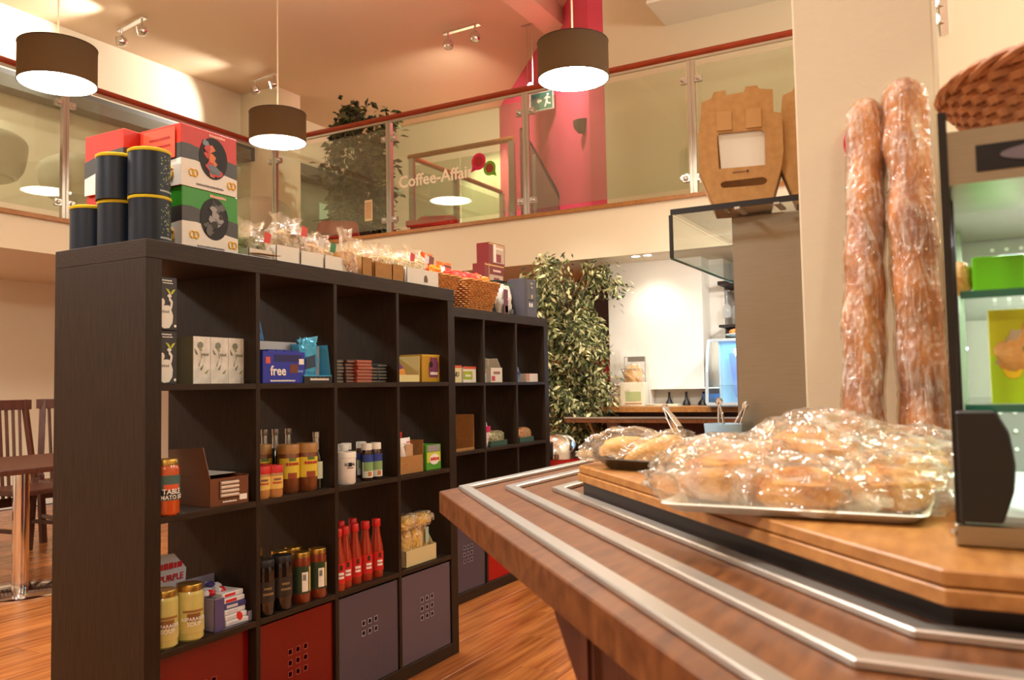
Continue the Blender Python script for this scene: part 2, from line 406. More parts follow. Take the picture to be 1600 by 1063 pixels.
# ceiling beams and seams
struct(B().box(-1, 6.4, 1.60, 1.86, 4.72, 4.9).make('trim_1', M['ceiling'], bevel=.004))
struct(B().box(-1, 8.4, 6.0, 6.2, 4.0, 4.17).make('trim_2', C(92, 88, 80)))
struct(B().box(6.75, 8.38, 6.21, 6.25, 2.48, 4.0).make('window_1', C(112, 118, 100, .35)))
struct(B().box(7.62, 7.80, 6.195, 6.212, 2.48, 3.75).make('window_2', C(176, 226, 206, .3)))
# gallery slabs with white fascias
struct(B().box(-6, 8.4, 4.5, 6.25, 2.2, 2.48).make('floor_gallery_left', M['wall']))
struct(B().box(4.754, 8.4, -5, 4.5, 2.1, 2.5).make('floor_gallery_right', M['wall']))
struct(B().box(-6, 4.76, 4.47, 4.56, 2.465, 2.50).make('trim_3', M['topwood']))
struct(B().box(4.724, 4.82, -5, 4.56, 2.492, 2.522).make('trim_4', M['topwood']))
struct(B().box(-6, 8.4, 6.23, 6.249, 0, .1).make('baseboard_left', M['wall_white']))

# ------------------------------------------------------------------ glass balustrades of the gallery
def balustrade(label, P, D, length, posts, zf, zr):
    """P start, D unit direction along the rail, posts at distances"""
    rz = math.atan2(D[1], D[0])
    t = thing('glass_balustrade', label, 'railing', (P[0], P[1], zf), rz)
    h = zr-zf
    b = B(); prof = [(.034*math.cos(a), .026*math.sin(a)) for a in [2*PI*i/14 for i in range(14)]]
    T = Matrix.Translation((0, 0, h)) @ Matrix.Rotation(PI/2, 4, 'Y') @ Matrix.Rotation(PI/2, 4, 'Z')
    b.prism(prof, 0, length, T); b.make('handrail', M['handrail'], t, smooth=True)
    B().box(0, length, -.012, .012, h-.045, h-.026).make('rail_channel', M['satin'], t)
    for s in posts:
        if 0 <= s <= length:
            b = B(); b.box(s-.028, s-.006, -.02, .02, .0, h-.05); b.box(s+.006, s+.028, -.02, .02, .0, h-.05); b.box(s-.008, s+.008, -.012, .012, .0, h-.05)
            po = b.make('post', M['satin'], t, bevel=.001)
            for zz in (.13, h-.2):
                for sd in (-1, 1):
                    c = B(); c.box(s+sd*.03, s+sd*.085, -.018, .018, zz-.025, zz+.025)
                    cl = c.lathe([(0, -.012), (.017, -.012), (.02, 0), (.014, .01), (0, .012)], 12, T=Matrix.Translation((s+sd*.06, .026, zz)) @ Matrix.Rotation(-PI/2, 4, 'X'))
                    c.lathe([(0, -.012), (.017, -.012), (.02, 0), (.014, .01), (0, .012)], 12, T=Matrix.Translation((s+sd*.06, -.026, zz)) @ Matrix.Rotation(PI/2, 4, 'X'))
                    c.make('glass_clamp', M['steel_strip'], po, smooth=True)
    ed = [0]+list(posts)+[length]
    for a, c in zip(ed[:-1], ed[1:]):
        if c-a > .2: B().box(a+.045, c-.045, -.005, .005, .055, h-.1).make('glass_pane', M['glass'], t)
    return t
# right wing, along Y (its local X runs towards +Y); its local -Y side looks at the back of the room
pr_ = [4.27-i*1.448 for i in range(5)]
balR = balustrade('glass railing with red wooden handrail of the right gallery wing, lettering on its glass', (4.80, -1.60), (0, 1), 6.06, sorted([p+1.6 for p in pr_]), 2.522, 3.62)
balL = balustrade('glass railing with red wooden handrail of the left gallery wing, above the dining tables', (-5, 4.52), (1, 0), 9.75, [1.2+5-4.5, 1.2+5-3, 1.2+5-1.5, 1.2+5, 2.7+5, 4.2+5], 2.50, 3.65)
# shop lettering and speech-bubble emblem on the glass (local frame: x = world y + 1.6, local +y faces world -x)
def onglass(o):
    o.parent = balR; return o
cream_l = C(255, 250, 232, .6)
t_ = text(balR, 'Coffee-Affair', .155, cream_l, (0, 0, 0), 'front', name='lettering')
t_.data.transform(Matrix.Translation((2.31+1.6, .008, .46)) @ Matrix.Rotation(PI, 4, 'Z'))
def bubble(y, z, r, m1, m2, dx):
    for nm, rr, m_, o_ in (('emblem', r, m1, .0), ('emblem_core', r*.62, m2, .002)):
        b = B(); pl = circ(0, 0, rr, rr*1.05, 24)
        b.prism(pl, 0, .0015, FRONT)
        if nm == 'emblem': b.prism([(dx*rr*.9, -rr*.5), (dx*rr*1.15, -rr*1.25), (dx*rr*.3, -rr*.95)], 0, .0015, FRONT)
        b.v = [tuple(Matrix.Translation((y+1.6, .0075+o_, z-2.522)) @ Matrix.Rotation(PI, 4, 'Z') @ Vector(p)) for p in b.v]
        b.make(nm, m_, balR)
bubble(1.845, 3.06, .072, C(214, 36, 92), C(168, 36, 44), -1)
bubble(1.735, 2.985, .062, C(120, 176, 48), C(150, 60, 40), 1)
# paper tag hung on the rail glass
tg = thing('price_tag', 'narrow cream paper tag with lines hanging on the gallery glass by the plant', 'tag', (4.7935, 3.07, 2.67))
B().box(-.001, .001, -.045, .045, 0, .2).make('paper', C(226, 206, 160), tg)
for k in range(4): B().box(-.0018, -.001, -.03+.018*k, -.022+.018*k, .02, .18).make('print_line', C(170, 90, 60), tg)

# ------------------------------------------------------------------ pendants
def pendant(x, y, z, label):
    t = thing('drum_pendant', label, 'lamp', (x, y, z), 0, 'brown drum pendants over the shop')
    h = .235; R = .225
    b = B(); b.lathe([(R, 0), (R, h)], 48, caps=False); b.lathe([(R-.004, h), (R-.004, 0)], 48, caps=False)
    b.make('shade', M['shade'], t, smooth=True)
    for zz in (0, h): B().tube([(R*math.cos(a), R*math.sin(a), zz) for a in [2*PI*i/40 for i in range(40)]], .003, 5, True).make('rim', C(40, 30, 22), t, smooth=True)
    B().lathe([(0, .001), (R-.005, .001), (R-.005, .004), (0, .005)], 40).make('diffuser', M['lamp'], t, smooth=True)
    b = B()
    for k in range(3):
        a = 2*PI*k/3; b.tube([(0, 0, h+.02), (R*math.cos(a), R*math.sin(a), h-.004)], .0025, 5)
    b.cyl(0, 0, h-.06, h+.05, .02); b.make('fitting', M['satin'], t, smooth=True)
    B().tube([(0, 0, h+.04), (0, 0, 4.88-z)], .006, 6).make('cord', C(226, 210, 180), t)
    B().lathe([(.055, 4.87-z), (.055, 4.9-z), (0, 4.9-z)], 20).make('ceiling_rose', M['satin'], t)
    l = light('POINT', 'pendant_bulb', (x, y, z+.12), 12, (1, .93, .82), .04)
    return t
pendant(1.695, 3.046, 3.02, 'brown drum pendant lamp over the dining side, the one furthest left')
pendant(3.515, 2.975, 3.09, 'brown drum pendant lamp beside the column, the one hanging lowest in the photo')
pendant(3.327, .258, 3.02, 'brown drum pendant lamp in front of the pink wall')
# ------------------------------------------------------------------ ceiling spotlights
def track(label, A_, Bp, lit, aim):
    A_, Bp = Vector(A_), Vector(Bp); mid = (A_+Bp)/2; d = (Bp-A_)
    t = thing('ceiling_spotlight', label, 'spotlight', mid)
    dn = d.normalized()
    B().bar(-d/2-dn*.06, d/2+dn*.06, .05, .02).make('mounting_plate', M['chrome'], t, bevel=.002)
    for s, on in ((-.5, lit[0]), (.5, lit[1])):
        c = d*s
        b = B(); b.cyl(c.x, c.y, -.09, 0, .011, 8); b.make('stem', M['chrome'], t)
        a = (Vector(aim)-(mid+c)).normalized(); Q = Matrix.Translation(c+Vector((0, 0, -.12))) @ a.to_track_quat('Z', 'Y').to_matrix().to_4x4()
        b = B(); b.lathe([(0, -.055), (.03, -.05), (.05, -.025), (.056, 0), (.052, .03), (.045, .045)], 20, T=Q, caps=False)
        hd = b.make('spot_head', M['chrome'], t, smooth=True)
        b = B(); b.lathe([(0, .03), (.044, .032), (.044, .042), (0, .046)], 16, T=Q)
        b.make('bulb', M['bulb'] if on else M['satin'], hd)
        if on: light('SPOT', 'track_beam', mid+c+Vector((0, 0, -.12))+a*.07, 110, CREAM, .03, aim, spot=80, blend=.6)
    return t
track('chrome twin ceiling spotlight near the left wall, its right head lit', (4.06, 5.683, 4.84), (4.0, 5.286, 4.84), (0, 1), (2.9, 6.25, 4.55))
track('chrome twin ceiling spotlight next to the column, its right head lit', (5.824, 5.589, 4.84), (5.784, 5.256, 4.84), (0, 1), (4.75, 6.25, 4.35))
track('chrome twin ceiling spotlight alone in the middle of the ceiling, unlit', (5.877, 2.847, 4.84), (5.864, 2.504, 4.84), (0, 0), (5.8, 2.6, 3.5))
t = thing('wall_spotlight', 'twin wall spotlight with both heads lit beside the pillar top', 'spotlight', (5.5, -1.735, 3.80))
B().box(-.02, 0, -.10, -.045, -.16, .16).make('mounting_plate', M['chrome'], t, bevel=.002)
for zz in (.065, -.065):
    T_ = Matrix.Translation((-.09, 0, zz)) @ Matrix.Rotation(-PI/2, 4, 'Y')
    hd = B().lathe([(0, -.05), (.03, -.045), (.052, -.01), (.054, .02), (.046, .03)], 20, T=T_, caps=False).make('spot_head', M['chrome'], t, smooth=True)
    B().lathe([(0, .028), (.046, .028), (.044, .034), (0, .038)], 16, T=T_).make('bulb', M['bulb'], hd)
    B().tube([(-.09, 0, zz), (-.015, -.07, zz)], .01, 8).make('arm', M['chrome'], t)
light('SPOT', 'wall_spot_beam', (5.36, -1.735, 3.8), 60, CREAM, .03, (3.0, -2.6, 2.0), spot=90)
def downlight(label, x, y):
    t = thing('recessed_downlight', label, 'lamp', (x, y, 2.1), 0, 'downlights in the gallery soffit')
    B().lathe([(.03, -.001), (.045, -.004), (.045, .0)], 18).make('rim', M['chrome'], t)
    B().lathe([(0, -.002), (.031, -.002), (.031, 0), (0, 0)], 18).make('lens', M['bulb'], t)
downlight('lit recessed downlight in the gallery soffit, left of the pair', 4.86, .44)
downlight('lit recessed downlight in the gallery soffit, right of the pair', 4.86, .34)
# lit spot seen through the glass by the exit sign
t = thing('gallery_spot', 'small lit spotlight glowing beside the exit sign', 'spotlight', (5.9, 1.86, 4.07))
B().lathe([(0, -.05), (.035, -.04), (.04, .03), (.03, .05)], 14, T=Matrix.Rotation(-PI/2, 4, 'Y')).make('housing', M['chrome'], t, smooth=True)
B().lathe([(0, 0), (.03, 0), (.03, .008), (0, .01)], 14, T=Matrix.Translation((-.052, 0, 0)) @ Matrix.Rotation(-PI/2, 4, 'Y')).make('lens', M['bulb'], t)
B().tube([(0, 0, .03), (0, 0, .83)], .008, 6).make('drop_rod', M['satin'], t)
# ------------------------------------------------------------------ exit sign
ex = thing('exit_sign', 'green and white exit sign with running figure hanging before the pink wall', 'sign', (6.25, 1.985, 3.95))
B().box(0, .03, -.18, .18, 0, .195).make('sign_box', C(214, 222, 208), ex, bevel=.003)
gm = C(70, 120, 96)
B().box(-.002, 0, -.172, .08, .008, .187).make('green_field', gm, ex)
def sgn(nm, pl, m_, off=-.003): 
    return decal(nm, pl, m_, ex, off+.001, 0, 0, 'side', .0015)
# side decals draw in (x -> -y, y -> z)
wm = C(236, 240, 230)
sgn('door_symbol', [(-.075, .02), (-.02, .02), (-.02, .17), (-.075, .17)], C(60, 84, 88))
sgn('arrow', [(-.01, .1), (.015, .13), (.015, .112), (.045, .112), (.045, .088), (.015, .088), (.015, .07)], wm)
sgn('running_figure', [(.075, .03), (.095, .035), (.105, .07), (.12, .055), (.15, .05), (.152, .065), (.125, .07), (.115, .095), (.12, .12), (.145, .11), (.15, .12), (.12, .14), (.1, .14), (.075, .12), (.08, .11), (.1, .122), (.095, .09), (.085, .06)], wm)
sgn('figure_head', circ(.118, .158, .013, n=10), wm)
for s in (-.12, .12): B().tube([(.015, s, .19), (.015, s, .95)], .003, 5).make('hanger', M['satin'], ex)
B().box(0, .03, -.18, .18, .94, .95).make('bracket', M['satin'], ex)

# ------------------------------------------------------------------ on the gallery
def tub_chair(x, y, rz, label, s=1):
    t = thing('tub_chair', label, 'chair', (x, y, 2.48), rz, 'white tub chairs on the gallery')
    m_ = C(222, 214, 196, .4)
    b = B(); n = 28; rings = []
    vs = []; fs = []
    for j, (r, z, cut) in enumerate([(.16, .38, 0), (.24, .40, 0), (.285, .47, 0), (.30, .56, .10), (.31, .66, .3), (.315, .74, .45)]):
        for i in range(n+1):
            a = PI*.18+(2*PI-PI*.36)*i/n if j > 2 else 2*PI*i/n
            k = math.sin(PI*i/n)
            zz = z-(cut*.5*(1-k) if j > 2 else 0)
            vs.append((r*math.cos(a), r*math.sin(a), zz))
    for j in range(5):
        for i in range(n): fs.append((j*(n+1)+i, j*(n+1)+i+1, (j+1)*(n+1)+i+1, (j+1)*(n+1)+i))
    b.add(vs, fs); o = b.make('shell', m_, t, smooth=True); md = o.modifiers.new('s', 'SOLIDIFY'); md.thickness = .02
    B().lathe([(0, .38), (.2, .38), (.24, .42), (.2, .45), (0, .455)], 24).make('seat_cushion', C(200, 190, 170), t, smooth=True)
    b = B(); b.cyl(0, 0, .02, .39, .022); b.lathe([(.2, 0), (.19, .012), (.03, .03), (0, .03)], 24); b.make('pedestal', M['chrome'], t, smooth=True)
tub_chair(2.42, 5.15, 1.2, 'white tub chair on the gallery, leftmost, cut by the photo edge')
tub_chair(3.28, 5.25, 1.2, 'white tub chair on the gallery above the dark tins')
tub_chair(5.45, 5.1, .6, 'white tub chair on the gallery behind the middle pendant')
def red_chair(x, y, rz, label):
    t = thing('low_red_chair', label, 'chair', (x, y, 2.5), rz, 'low red chairs on the gallery')
    m_ = C(196, 36, 28, .4)
    B().box(-.22, .22, -.22, .22, .12, .18).make('seat', m_, t, bevel=.015)
    b = B(); b.prism([(-.22, .0), (.22, .0), (.2, .13), (.16, .16), (-.16, .16), (-.2, .13)], 0, .04, Matrix.Translation((0, .22, .14)) @ FRONT); b.make('backrest', m_, t, bevel=.006)
    for sx in (-.19, .19):
        for sy in (-.19, .19): B().tube([(sx, sy, .12), (sx*1.1, sy*1.1, 0)], .011, 8).make('leg', M['chrome'], t)
red_chair(5.30, 3.86, 2.2, 'low red lounge chair on the gallery left of the potted tree')
red_chair(5.30, 2.68, -1.2, 'low red lounge chair on the gallery below the shop lettering')
# inner stair balustrade on the gallery
st = thing('stair_railing', 'wooden railed glass balustrade of the stair behind the gallery glass', 'railing', (5.8, 2.0, 2.5))
B().tube([(0, 1.32, 1.05), (0, .04, 1.05)], .028, 10).make('handrail', M['topwood'], st, smooth=True)
B().tube([(0, 1.30, 1.05), (2.2, 1.43, 1.12)], .028, 10).make('stair_handrail', M['handrail'], st, smooth=True)
for (px, py, pz) in ((0, 1.28, 1.03), (0, .06, 1.03), (1.0, 1.36, 1.06), (2.2, 1.42, 1.1)):
    B().box(px-.02, px+.02, py-.03, py+.03, 0, pz).make('post', M['satin'], st)
for (y0, y1) in ((.1, .66), (.68, 1.24)): B().box(-.004, .004, y0, y1, .08, .95).make('glass_pane', M['glass'], st)
b = B(); b.prism([(.05, .08), (2.15, .08), (2.15, .98), (.05, .95)], -.004, .004, Matrix.Translation((0, 1.33, 0)) @ FRONT); b.make('stair_glass', M['glass'], st)
# sloping stair guard before the pink wall
sg = thing('stair_guard', 'dark sloping stair guard with a post in front of the pink wall', 'railing', (6.3, 1.9, 2.5))
b = B(); b.prism([(-.32, 0), (.12, 0), (.12, .5), (-.28, 1.28), (-.32, 1.3)], 0, .03, Matrix.Translation((0, 0, 0)) @ SIDE); b.make('guard_panel', C(120, 84, 76), sg)
B().bar((0, .31, 1.31), (0, -.13, .5), .05, .03).make('guard_rail', M['plinth'], sg)
B().box(-.04, 0, .13, .17, 0, 1.0).make('post', M['satin'], sg)
# wall uplighter
ROTW = math.atan2(2.58, 2.9)
wl = thing('wall_light', 'dark half-dome wall light at the edge of the pink wall', 'lamp', (5.64, 1.205, 3.50))
B().lathe([(0, -.08), (.05, -.07), (.09, -.02), (.1, .04), (.09, .04), (.0, -.06)], 20, PI/2, 3*PI/2).make('bowl', C(90, 70, 64), wl, smooth=True)
B().box(-.012, 0, -.05, .05, -.07, .03).make('wall_plate', C(90, 70, 64), wl)

# ------------------------------------------------------------------ trees
def tree(name, label, loc, H, R, crown_z0, nleaf, mlist, leaf, potm, pot_h=.35, pot_r=.17, seed=1, strands=3, stretch=1.0, droop=.6, shape=None, wide=.19):
    rnd = random.Random(seed)
    t = thing(name, label, 'plant', loc)
    B().lathe([(pot_r*.75, 0), (pot_r, pot_h), (pot_r*.93, pot_h), (pot_r*.9, pot_h*.9), (0, pot_h*.9)], 24).make('pot', potm, t, smooth=True)
    b = B()
    for k in range(strands):
        a0 = 2*PI*k/strands
        b.tube([(.035*math.cos(a0+z*3.0), .035*math.sin(a0+z*3.0), pot_h*.85+(H-pot_h)*.75*z/9) for z in range(10)], [.02-.0013*z for z in range(10)], 7)
    tips = []
    for k in range(60):
        z = crown_z0+(H-crown_z0)*rnd.random()**.9; a = rnd.random()*2*PI
        rr = R*(shape(z/H) if shape else 1)*(.45+.55*rnd.random())
        p0 = Vector((0, 0, max(pot_h, z-.25))); p1 = Vector((rr*math.cos(a)*.6, rr*math.sin(a)*.6, z+.06)); p2 = Vector((rr*math.cos(a), rr*math.sin(a), z-.04))
        b.tube([p0, p1, p2], [.007, .004, .002], 4); tips.append((p0, p1, p2))
    b.make('trunk', mat('tree_bark', (92, 68, 46), .8), t)
    fb = [B() for _ in mlist]
    for i in range(nleaf):
        p0, p1, p2 = rnd.choice(tips); s = rnd.random()
        c = p0.lerp(p1, s*2) if s < .5 and rnd.random() < .2 else p1.lerp(p2, rnd.random()*1.15)
        c = c+Vector((rnd.gauss(0, .05), rnd.gauss(0, .05), rnd.gauss(0, .06)-.02))
        d = Vector((rnd.gauss(0, 1)+c.x, rnd.gauss(0, 1)+c.y, -droop*1.6+rnd.gauss(0, .5))).normalized()
        sd = d.cross(Vector((rnd.gauss(0, 1), rnd.gauss(0, 1), 1))).normalized(); nn = d.cross(sd)
        L = leaf*(.7+.6*rnd.random()); W = L*wide
        q = fb[rnd.randrange(len(fb))]
        q.add([c, c+d*L*.45+sd*W-nn*W*.25, c+d*L, c+d*L*.45-sd*W-nn*W*.25, c+d*L*.5], [(0, 1, 4), (1, 2, 4), (2, 3, 4), (3, 0, 4)])
    for q, m_ in zip(fb, mlist): q.make('foliage', m_, t)['kind'] = 'stuff'
    return t
g1, g2, g3 = mat('leaf_dark', (58, 68, 36), .5), mat('leaf_green', (120, 126, 74), .5), mat('leaf_cream', (206, 202, 150), .55)
tree('ficus_tree', 'tall variegated potted fig tree standing by the orange wall', (4.62, .93, 0), 2.02, .37, .62, 13000, [g1, g2, g3], .056, C(60, 44, 34), seed=3, shape=lambda h: 1.12 if h > .86 else (.85 if h > .45 else .62))
tree('ficus_tree', 'dark leaved potted fig tree on the gallery behind the glass', (5.9, 4.03, 2.5), 1.66, .46, .35, 2600, [mat('leaf_deep', (46, 56, 32), .5), mat('leaf_mid', (84, 94, 54), .5)], .10, C(48, 34, 28), wide=.27, pot_h=.28, pot_r=.3, seed=8, droop=.4)

# ------------------------------------------------------------------ dining corner, left
def dining_table(x, y, rz, label, metal=True):
    t = thing('dining_table', label, 'table', (x, y, 0), rz)
    B().box(-.46, .46, -.46, .46, .685, .715).make('tabletop', M['darkwood'], t, bevel=.006)
    B().cyl(0, 0, .02, .685, .042, 24).make('column', M['chrome'], t, smooth=True)
    B().lathe([(0, 0), (.26, 0), (.26, .008), (.24, .016), (.06, .03), (0, .03)], 40).make('base_disc', M['chrome'], t, smooth=True)
    B().box(-.2, .2, -.2, .2, .675, .685).make('mounting_plate', M['black'], t)
dining_table(1.33, 2.76, 0, 'dark wooden dining table on a chrome column, the front one beside the shelf end')
dining_table(1.16, 4.30, 0, 'dark wooden dining table behind the front one, mostly cut by the photo edge')
def slat_chair(x, y, rz, label):
    t = thing('slatback_chair', label, 'chair', (x, y, 0), rz, 'mahogany slat-back chairs')
    m_ = M['darkwood']
    for sx in (-1, 1):
        B().bar((sx*.19, -.19, 0), (sx*.2, -.19, .44), .04).make('leg', m_, t, bevel=.003)
        B().bar((sx*.17, .21, 0), (sx*.2, .2, .5), .04).make('leg', m_, t, bevel=.003)
        B().bar((sx*.2, .2, .48), (sx*.165, .27, 1.05), .04, .03).make('back_post', m_, t, bevel=.003)
        B().bar((sx*.19, -.19, .2), (sx*.18, .2, .2), .025).make('side_stretcher', m_, t)
    b = B(); b.box(-.22, .22, -.22, .22, .43, .465); b.make('seat', m_, t, bevel=.008)
    B().box(-.21, .21, .25, .28, .98, 1.05).make('top_rail', m_, t, bevel=.005)
    B().box(-.2, .2, .2, .225, .32, .38).make('lower_rail', m_, t)
    for k in range(6):
        u = -.125+.05*k
        B().bar((u*.9, .213, .36), (u, .264, 1.0), .012, .022).make('slat', m_, t)
slat_chair(1.95, 3.72, .1, 'mahogany slat-back chair facing the front table, left one of the pair')
slat_chair(2.44, 3.9, -.25, 'mahogany slat-back chair right of its twin, half hidden by the shelf end')
slat_chair(1.2, 3.55, PI, 'mahogany slat-back chair between the two dining tables, its seat by the photo edge')
# ------------------------------------------------------------------ shelf units
P = .35167; TH = .0167
def zs(r): return .05 if r == 3 else 1.44-P*(r+1)+TH      # floor of row r (0 = top)
def xs(c): return .05+c*P                                   # left side of column c
def shelf_unit(label, loc, rz):
    t = thing('cube_shelf_unit', label, 'shelf', loc, rz)
    D = .39
    B().box(0, 1.49, 0, D, 1.44, 1.49).make('top_board', M['shelfwood_h'], t, bevel=.0012)
    B().box(.05, 1.44, 0, D, 0, .05).make('base_board', M['shelfwood_h'], t, bevel=.0012)
    sp = B().box(0, .05, 0, D, 0, 1.44).make('side_panel', M['shelfwood'], t, bevel=.0012)
    c = sp.copy(); COL.objects.link(c); c.location.x = 1.44
    dv = B().box(-TH, 0, .001, D, .05, 1.44).make('divider', M['shelfwood'], t, bevel=.0008, loc=(xs(1), 0, 0))
    for k in (2, 3): q = dv.copy(); COL.objects.link(q); q.location.x = xs(k)
    sh = B().box(0, P-TH, .001, D, -TH, 0).make('shelf_board', M['shelfwood_h'], t, bevel=.0008, loc=(xs(0), 0, zs(0)))
    for cc in range(4):
        for r in range(3):
            if cc or r: q = sh.copy(); COL.objects.link(q); q.location = (xs(cc), 0, zs(r))
    return t
UA = (0, 0, 0); UB = (1.650, .4053, 0); TB = -.014
shelf_unit('dark brown open cube shelf unit in front, full of jars and sauces', UA, 0)
shelf_unit('dark brown open cube shelf unit behind, with the wicker baskets on top', UB, TB)
def bx_(x, y):   # point of the rear unit
    return (UB[0]+x*math.cos(TB)-y*math.sin(TB), UB[1]+x*math.sin(TB)+y*math.cos(TB))

def holed_box(label, loc, m, rz=0, rows=3, deep=.33, W=.325, H=.325, rimc=None):
    t = thing('storage_box', label, 'storage box', loc, rz)
    n = 3; s = .014; g = .034
    cx, cz = W*.5, H*.56
    hs = []
    for i in range(n):
        for j in range(rows):
            x = cx+(i-1)*g; z = cz+(1-j)*g
            hs.append([(x-s/2, z-s/2), (x+s/2, z-s/2), (x+s/2, z+s/2), (x-s/2, z+s/2)])
    poly2d('front_panel', [(0, 0), (W, 0), (W, H), (0, H)], hs, .004, m, t, Matrix.Translation((0, .002, 0)) @ FRONT)
    rim = B()
    for q in hs:
        x0, z0 = q[0]; x1, z1 = q[2]
        rim.box(x0-.003, x1+.003, -.001, .0, z0-.003, z0); rim.box(x0-.003, x1+.003, -.001, .0, z1, z1+.003)
        rim.box(x0-.003, x0, -.001, 0, z0, z1); rim.box(x1, x1+.003, -.001, 0, z0, z1)
    rim.make('hole_rims', rimc or C(150, 140, 150), t)
    b = B(); b.box(0, .003, .004, deep, 0, H); b.box(W-.003, W, .004, deep, 0, H); b.box(0, W, deep-.003, deep, 0, H); b.box(0, W, .004, deep, 0, .003)
    b.make('box_walls', m, t)
    return t
m_red = mat('red_tinted_plastic', (118, 10, 10), .22, alpha=.93); m_gry2 = mat('smoky_dense_plastic', (92, 84, 98), .22, alpha=.95); m_gry = mat('smoky_tinted_plastic', (92, 84, 98), .2, alpha=.74)
holed_box('red plastic box in the bottom row, leftmost', (xs(0)+.005, .03, .052), m_red, rimc=C(150, 60, 50))
holed_box('red plastic box in the bottom row under the dark sauce jars', (xs(1)+.005, .012, .052), m_red, rimc=C(150, 60, 50))
holed_box('smoky grey box in the bottom row with six holes and a red thing inside', (xs(2)+.005, .006, .052), m_gry, rows=2)
holed_box('smoky grey box with nine holes at the bottom right end of the front unit', (xs(3)+.005, .006, .052), m_gry2)
X_, Y_ = bx_(xs(1)+.005, .01); holed_box('smoky grey box at the bottom of the rear unit', (X_, Y_, .052), m_gry, TB)
X_, Y_ = bx_(xs(2)+.005, .01); holed_box('red plastic box at the bottom of the rear unit', (X_, Y_, .052), mat('bright_red_plastic', (170, 16, 16), .3), TB)
t = thing('red_packet', 'red and brown packet standing inside the smoky grey box', 'packet', (xs(2)+.1, .05, .06))
B().prism([(0, 0), (.17, 0), (.18, .15), (.1, .13), (.01, .12)], 0, .03, Matrix.Translation((0, .03, 0)) @ FRONT).make('sleeve', C(196, 40, 34), t, bevel=.002)
B().prism([(.02, 0), (.15, 0), (.16, .11), (.02, .09)], 0, .001, FRONT).make('print_panel', C(170, 110, 80), t)

# ------------------------------------------------------------------ jars and bottles
def jar(name, label, x, y, z, r, h, content, lid, lid_h, neck=.86, bands=(), words=(), cat='jar', group=None, a_mid=-1.95, fill=.97, shoulder=.12, bevel=.006):
    t = thing(name, label, cat, (x, y, z), 0, group)
    hb = h-lid_h*.7
    prof = [(0, .001), (r*.86, 0), (r, bevel), (r, hb*(1-shoulder)), (r*.97, hb*(1-shoulder*.6)), (r*neck, hb*(1-shoulder*.15)), (r*neck*.98, hb), (0, hb)]
    B().lathe(prof, 28).make('jar_body' if cat == 'jar' else 'bottle_body', content, t, smooth=True)
    rl = r*neck*1.06
    B().lathe([(rl, h-lid_h), (rl, h-.003), (rl*.95, h), (rl*.8, h-.001), (0, h-.001)], 28).make('lid', lid, t, smooth=True)
    for i_, (z0, z1, m_, aw) in enumerate(bands):
        B().lathe([(r+.0005+.0003*i_, z0*h), (r+.0005+.0003*i_, z1*h)], 24, a_mid-aw/2, a_mid+aw/2).make('paper_label', m_, t, smooth=True)
    for (s, zc, size, m_) in words:
        text(t, s, size, m_, (0, 0, zc*h), wrap=r+.0020, a0=a_mid, sx=1)
    return t
W_ = C(240, 238, 230); K_ = C(24, 22, 22)
TG = 'jars of soup on the shelves'
red_soup = mat('tomato_soup', (196, 84, 30), .2, coat=.8); green_soup = mat('asparagus_soup', (196, 186, 104), .2, rgb2=(206, 196, 120), coat=.8)
jar('soup_jar', 'orange tomato soup jar with dark label, at the left shelf side', .090, .035, zs(1), .037, .15, red_soup, M['gold'], .016, bands=((.28, .72, C(72, 104, 96), 2.6), (.3, .46, C(34, 30, 30), 2.6), (.46, .56, C(216, 92, 52), 1.2)), words=(('TABLE', .43, .019, W_), ('TOMATO SOUP', .33, .015, W_)), a_mid=-1.75)
for (x, y, lb) in ((.094, .045, 'pale green asparagus soup jar by the left shelf side, cut by it'), (.176, .040, 'pale green asparagus soup jar in front of the purple carton')):
    jar('soup_jar', lb, x, y, zs(2), .0375, .152, green_soup, M['gold'], .018, bands=((.36, .5, C(134, 92, 48), 1.0), (.16, .36, C(202, 190, 116), 2.4), (.52, .56, C(150, 104, 60), 1.6)), words=(('ASPARAGUS', .40, .013, W_), ('SOUP', .31, .016, W_)), a_mid=-1.95)
# row 2, column 2 : nut spreads
nut = mat('nut_spread', (120, 66, 34), .3, coat=.6); nutp = mat('peanut_spread', (186, 132, 76), .3, coat=.6)
yl, yl2 = C(222, 196, 60), C(206, 168, 40)
for (x, y, lb) in ((.545, .145, 'gold-lidded nut spread jar at the back left of its row'), (.585, .065, 'gold-lidded nut spread jar, middle one, behind the small red lids'), (.652, .048, 'gold-lidded nut spread jar nearest the wine bottles')):
    jar('spread_jar', lb, x, y, zs(1), .035, .155, nut, mat('tan_lid', (166, 122, 62), .4), .03, neck=.97, shoulder=.06, bands=((.3, .72, yl, 2.6), (.3, .42, C(150, 70, 40), .9), (.66, .72, C(90, 120, 60), .7)), words=(('~Peanut', .6, .014, C(180, 50, 36)),))
for (x, y, lb) in ((.437, .035, 'small peanut butter jar with red lid by the shelf divider'), (.484, .028, 'small peanut butter jar with red lid, right one of two')):
    jar('spread_jar', lb, x, y, zs(1), .0275, .098, nutp, C(200, 34, 30), .022, neck=.98, shoulder=.05, bands=((.28, .68, C(226, 190, 96), 2.6),), words=(('~EASY', .58, .010, C(120, 60, 90)), ('~PEANUT', .47, .009, C(190, 60, 40))))
dk = mat('dark_bottle_glass', (16, 18, 14), .08, coat=.6)
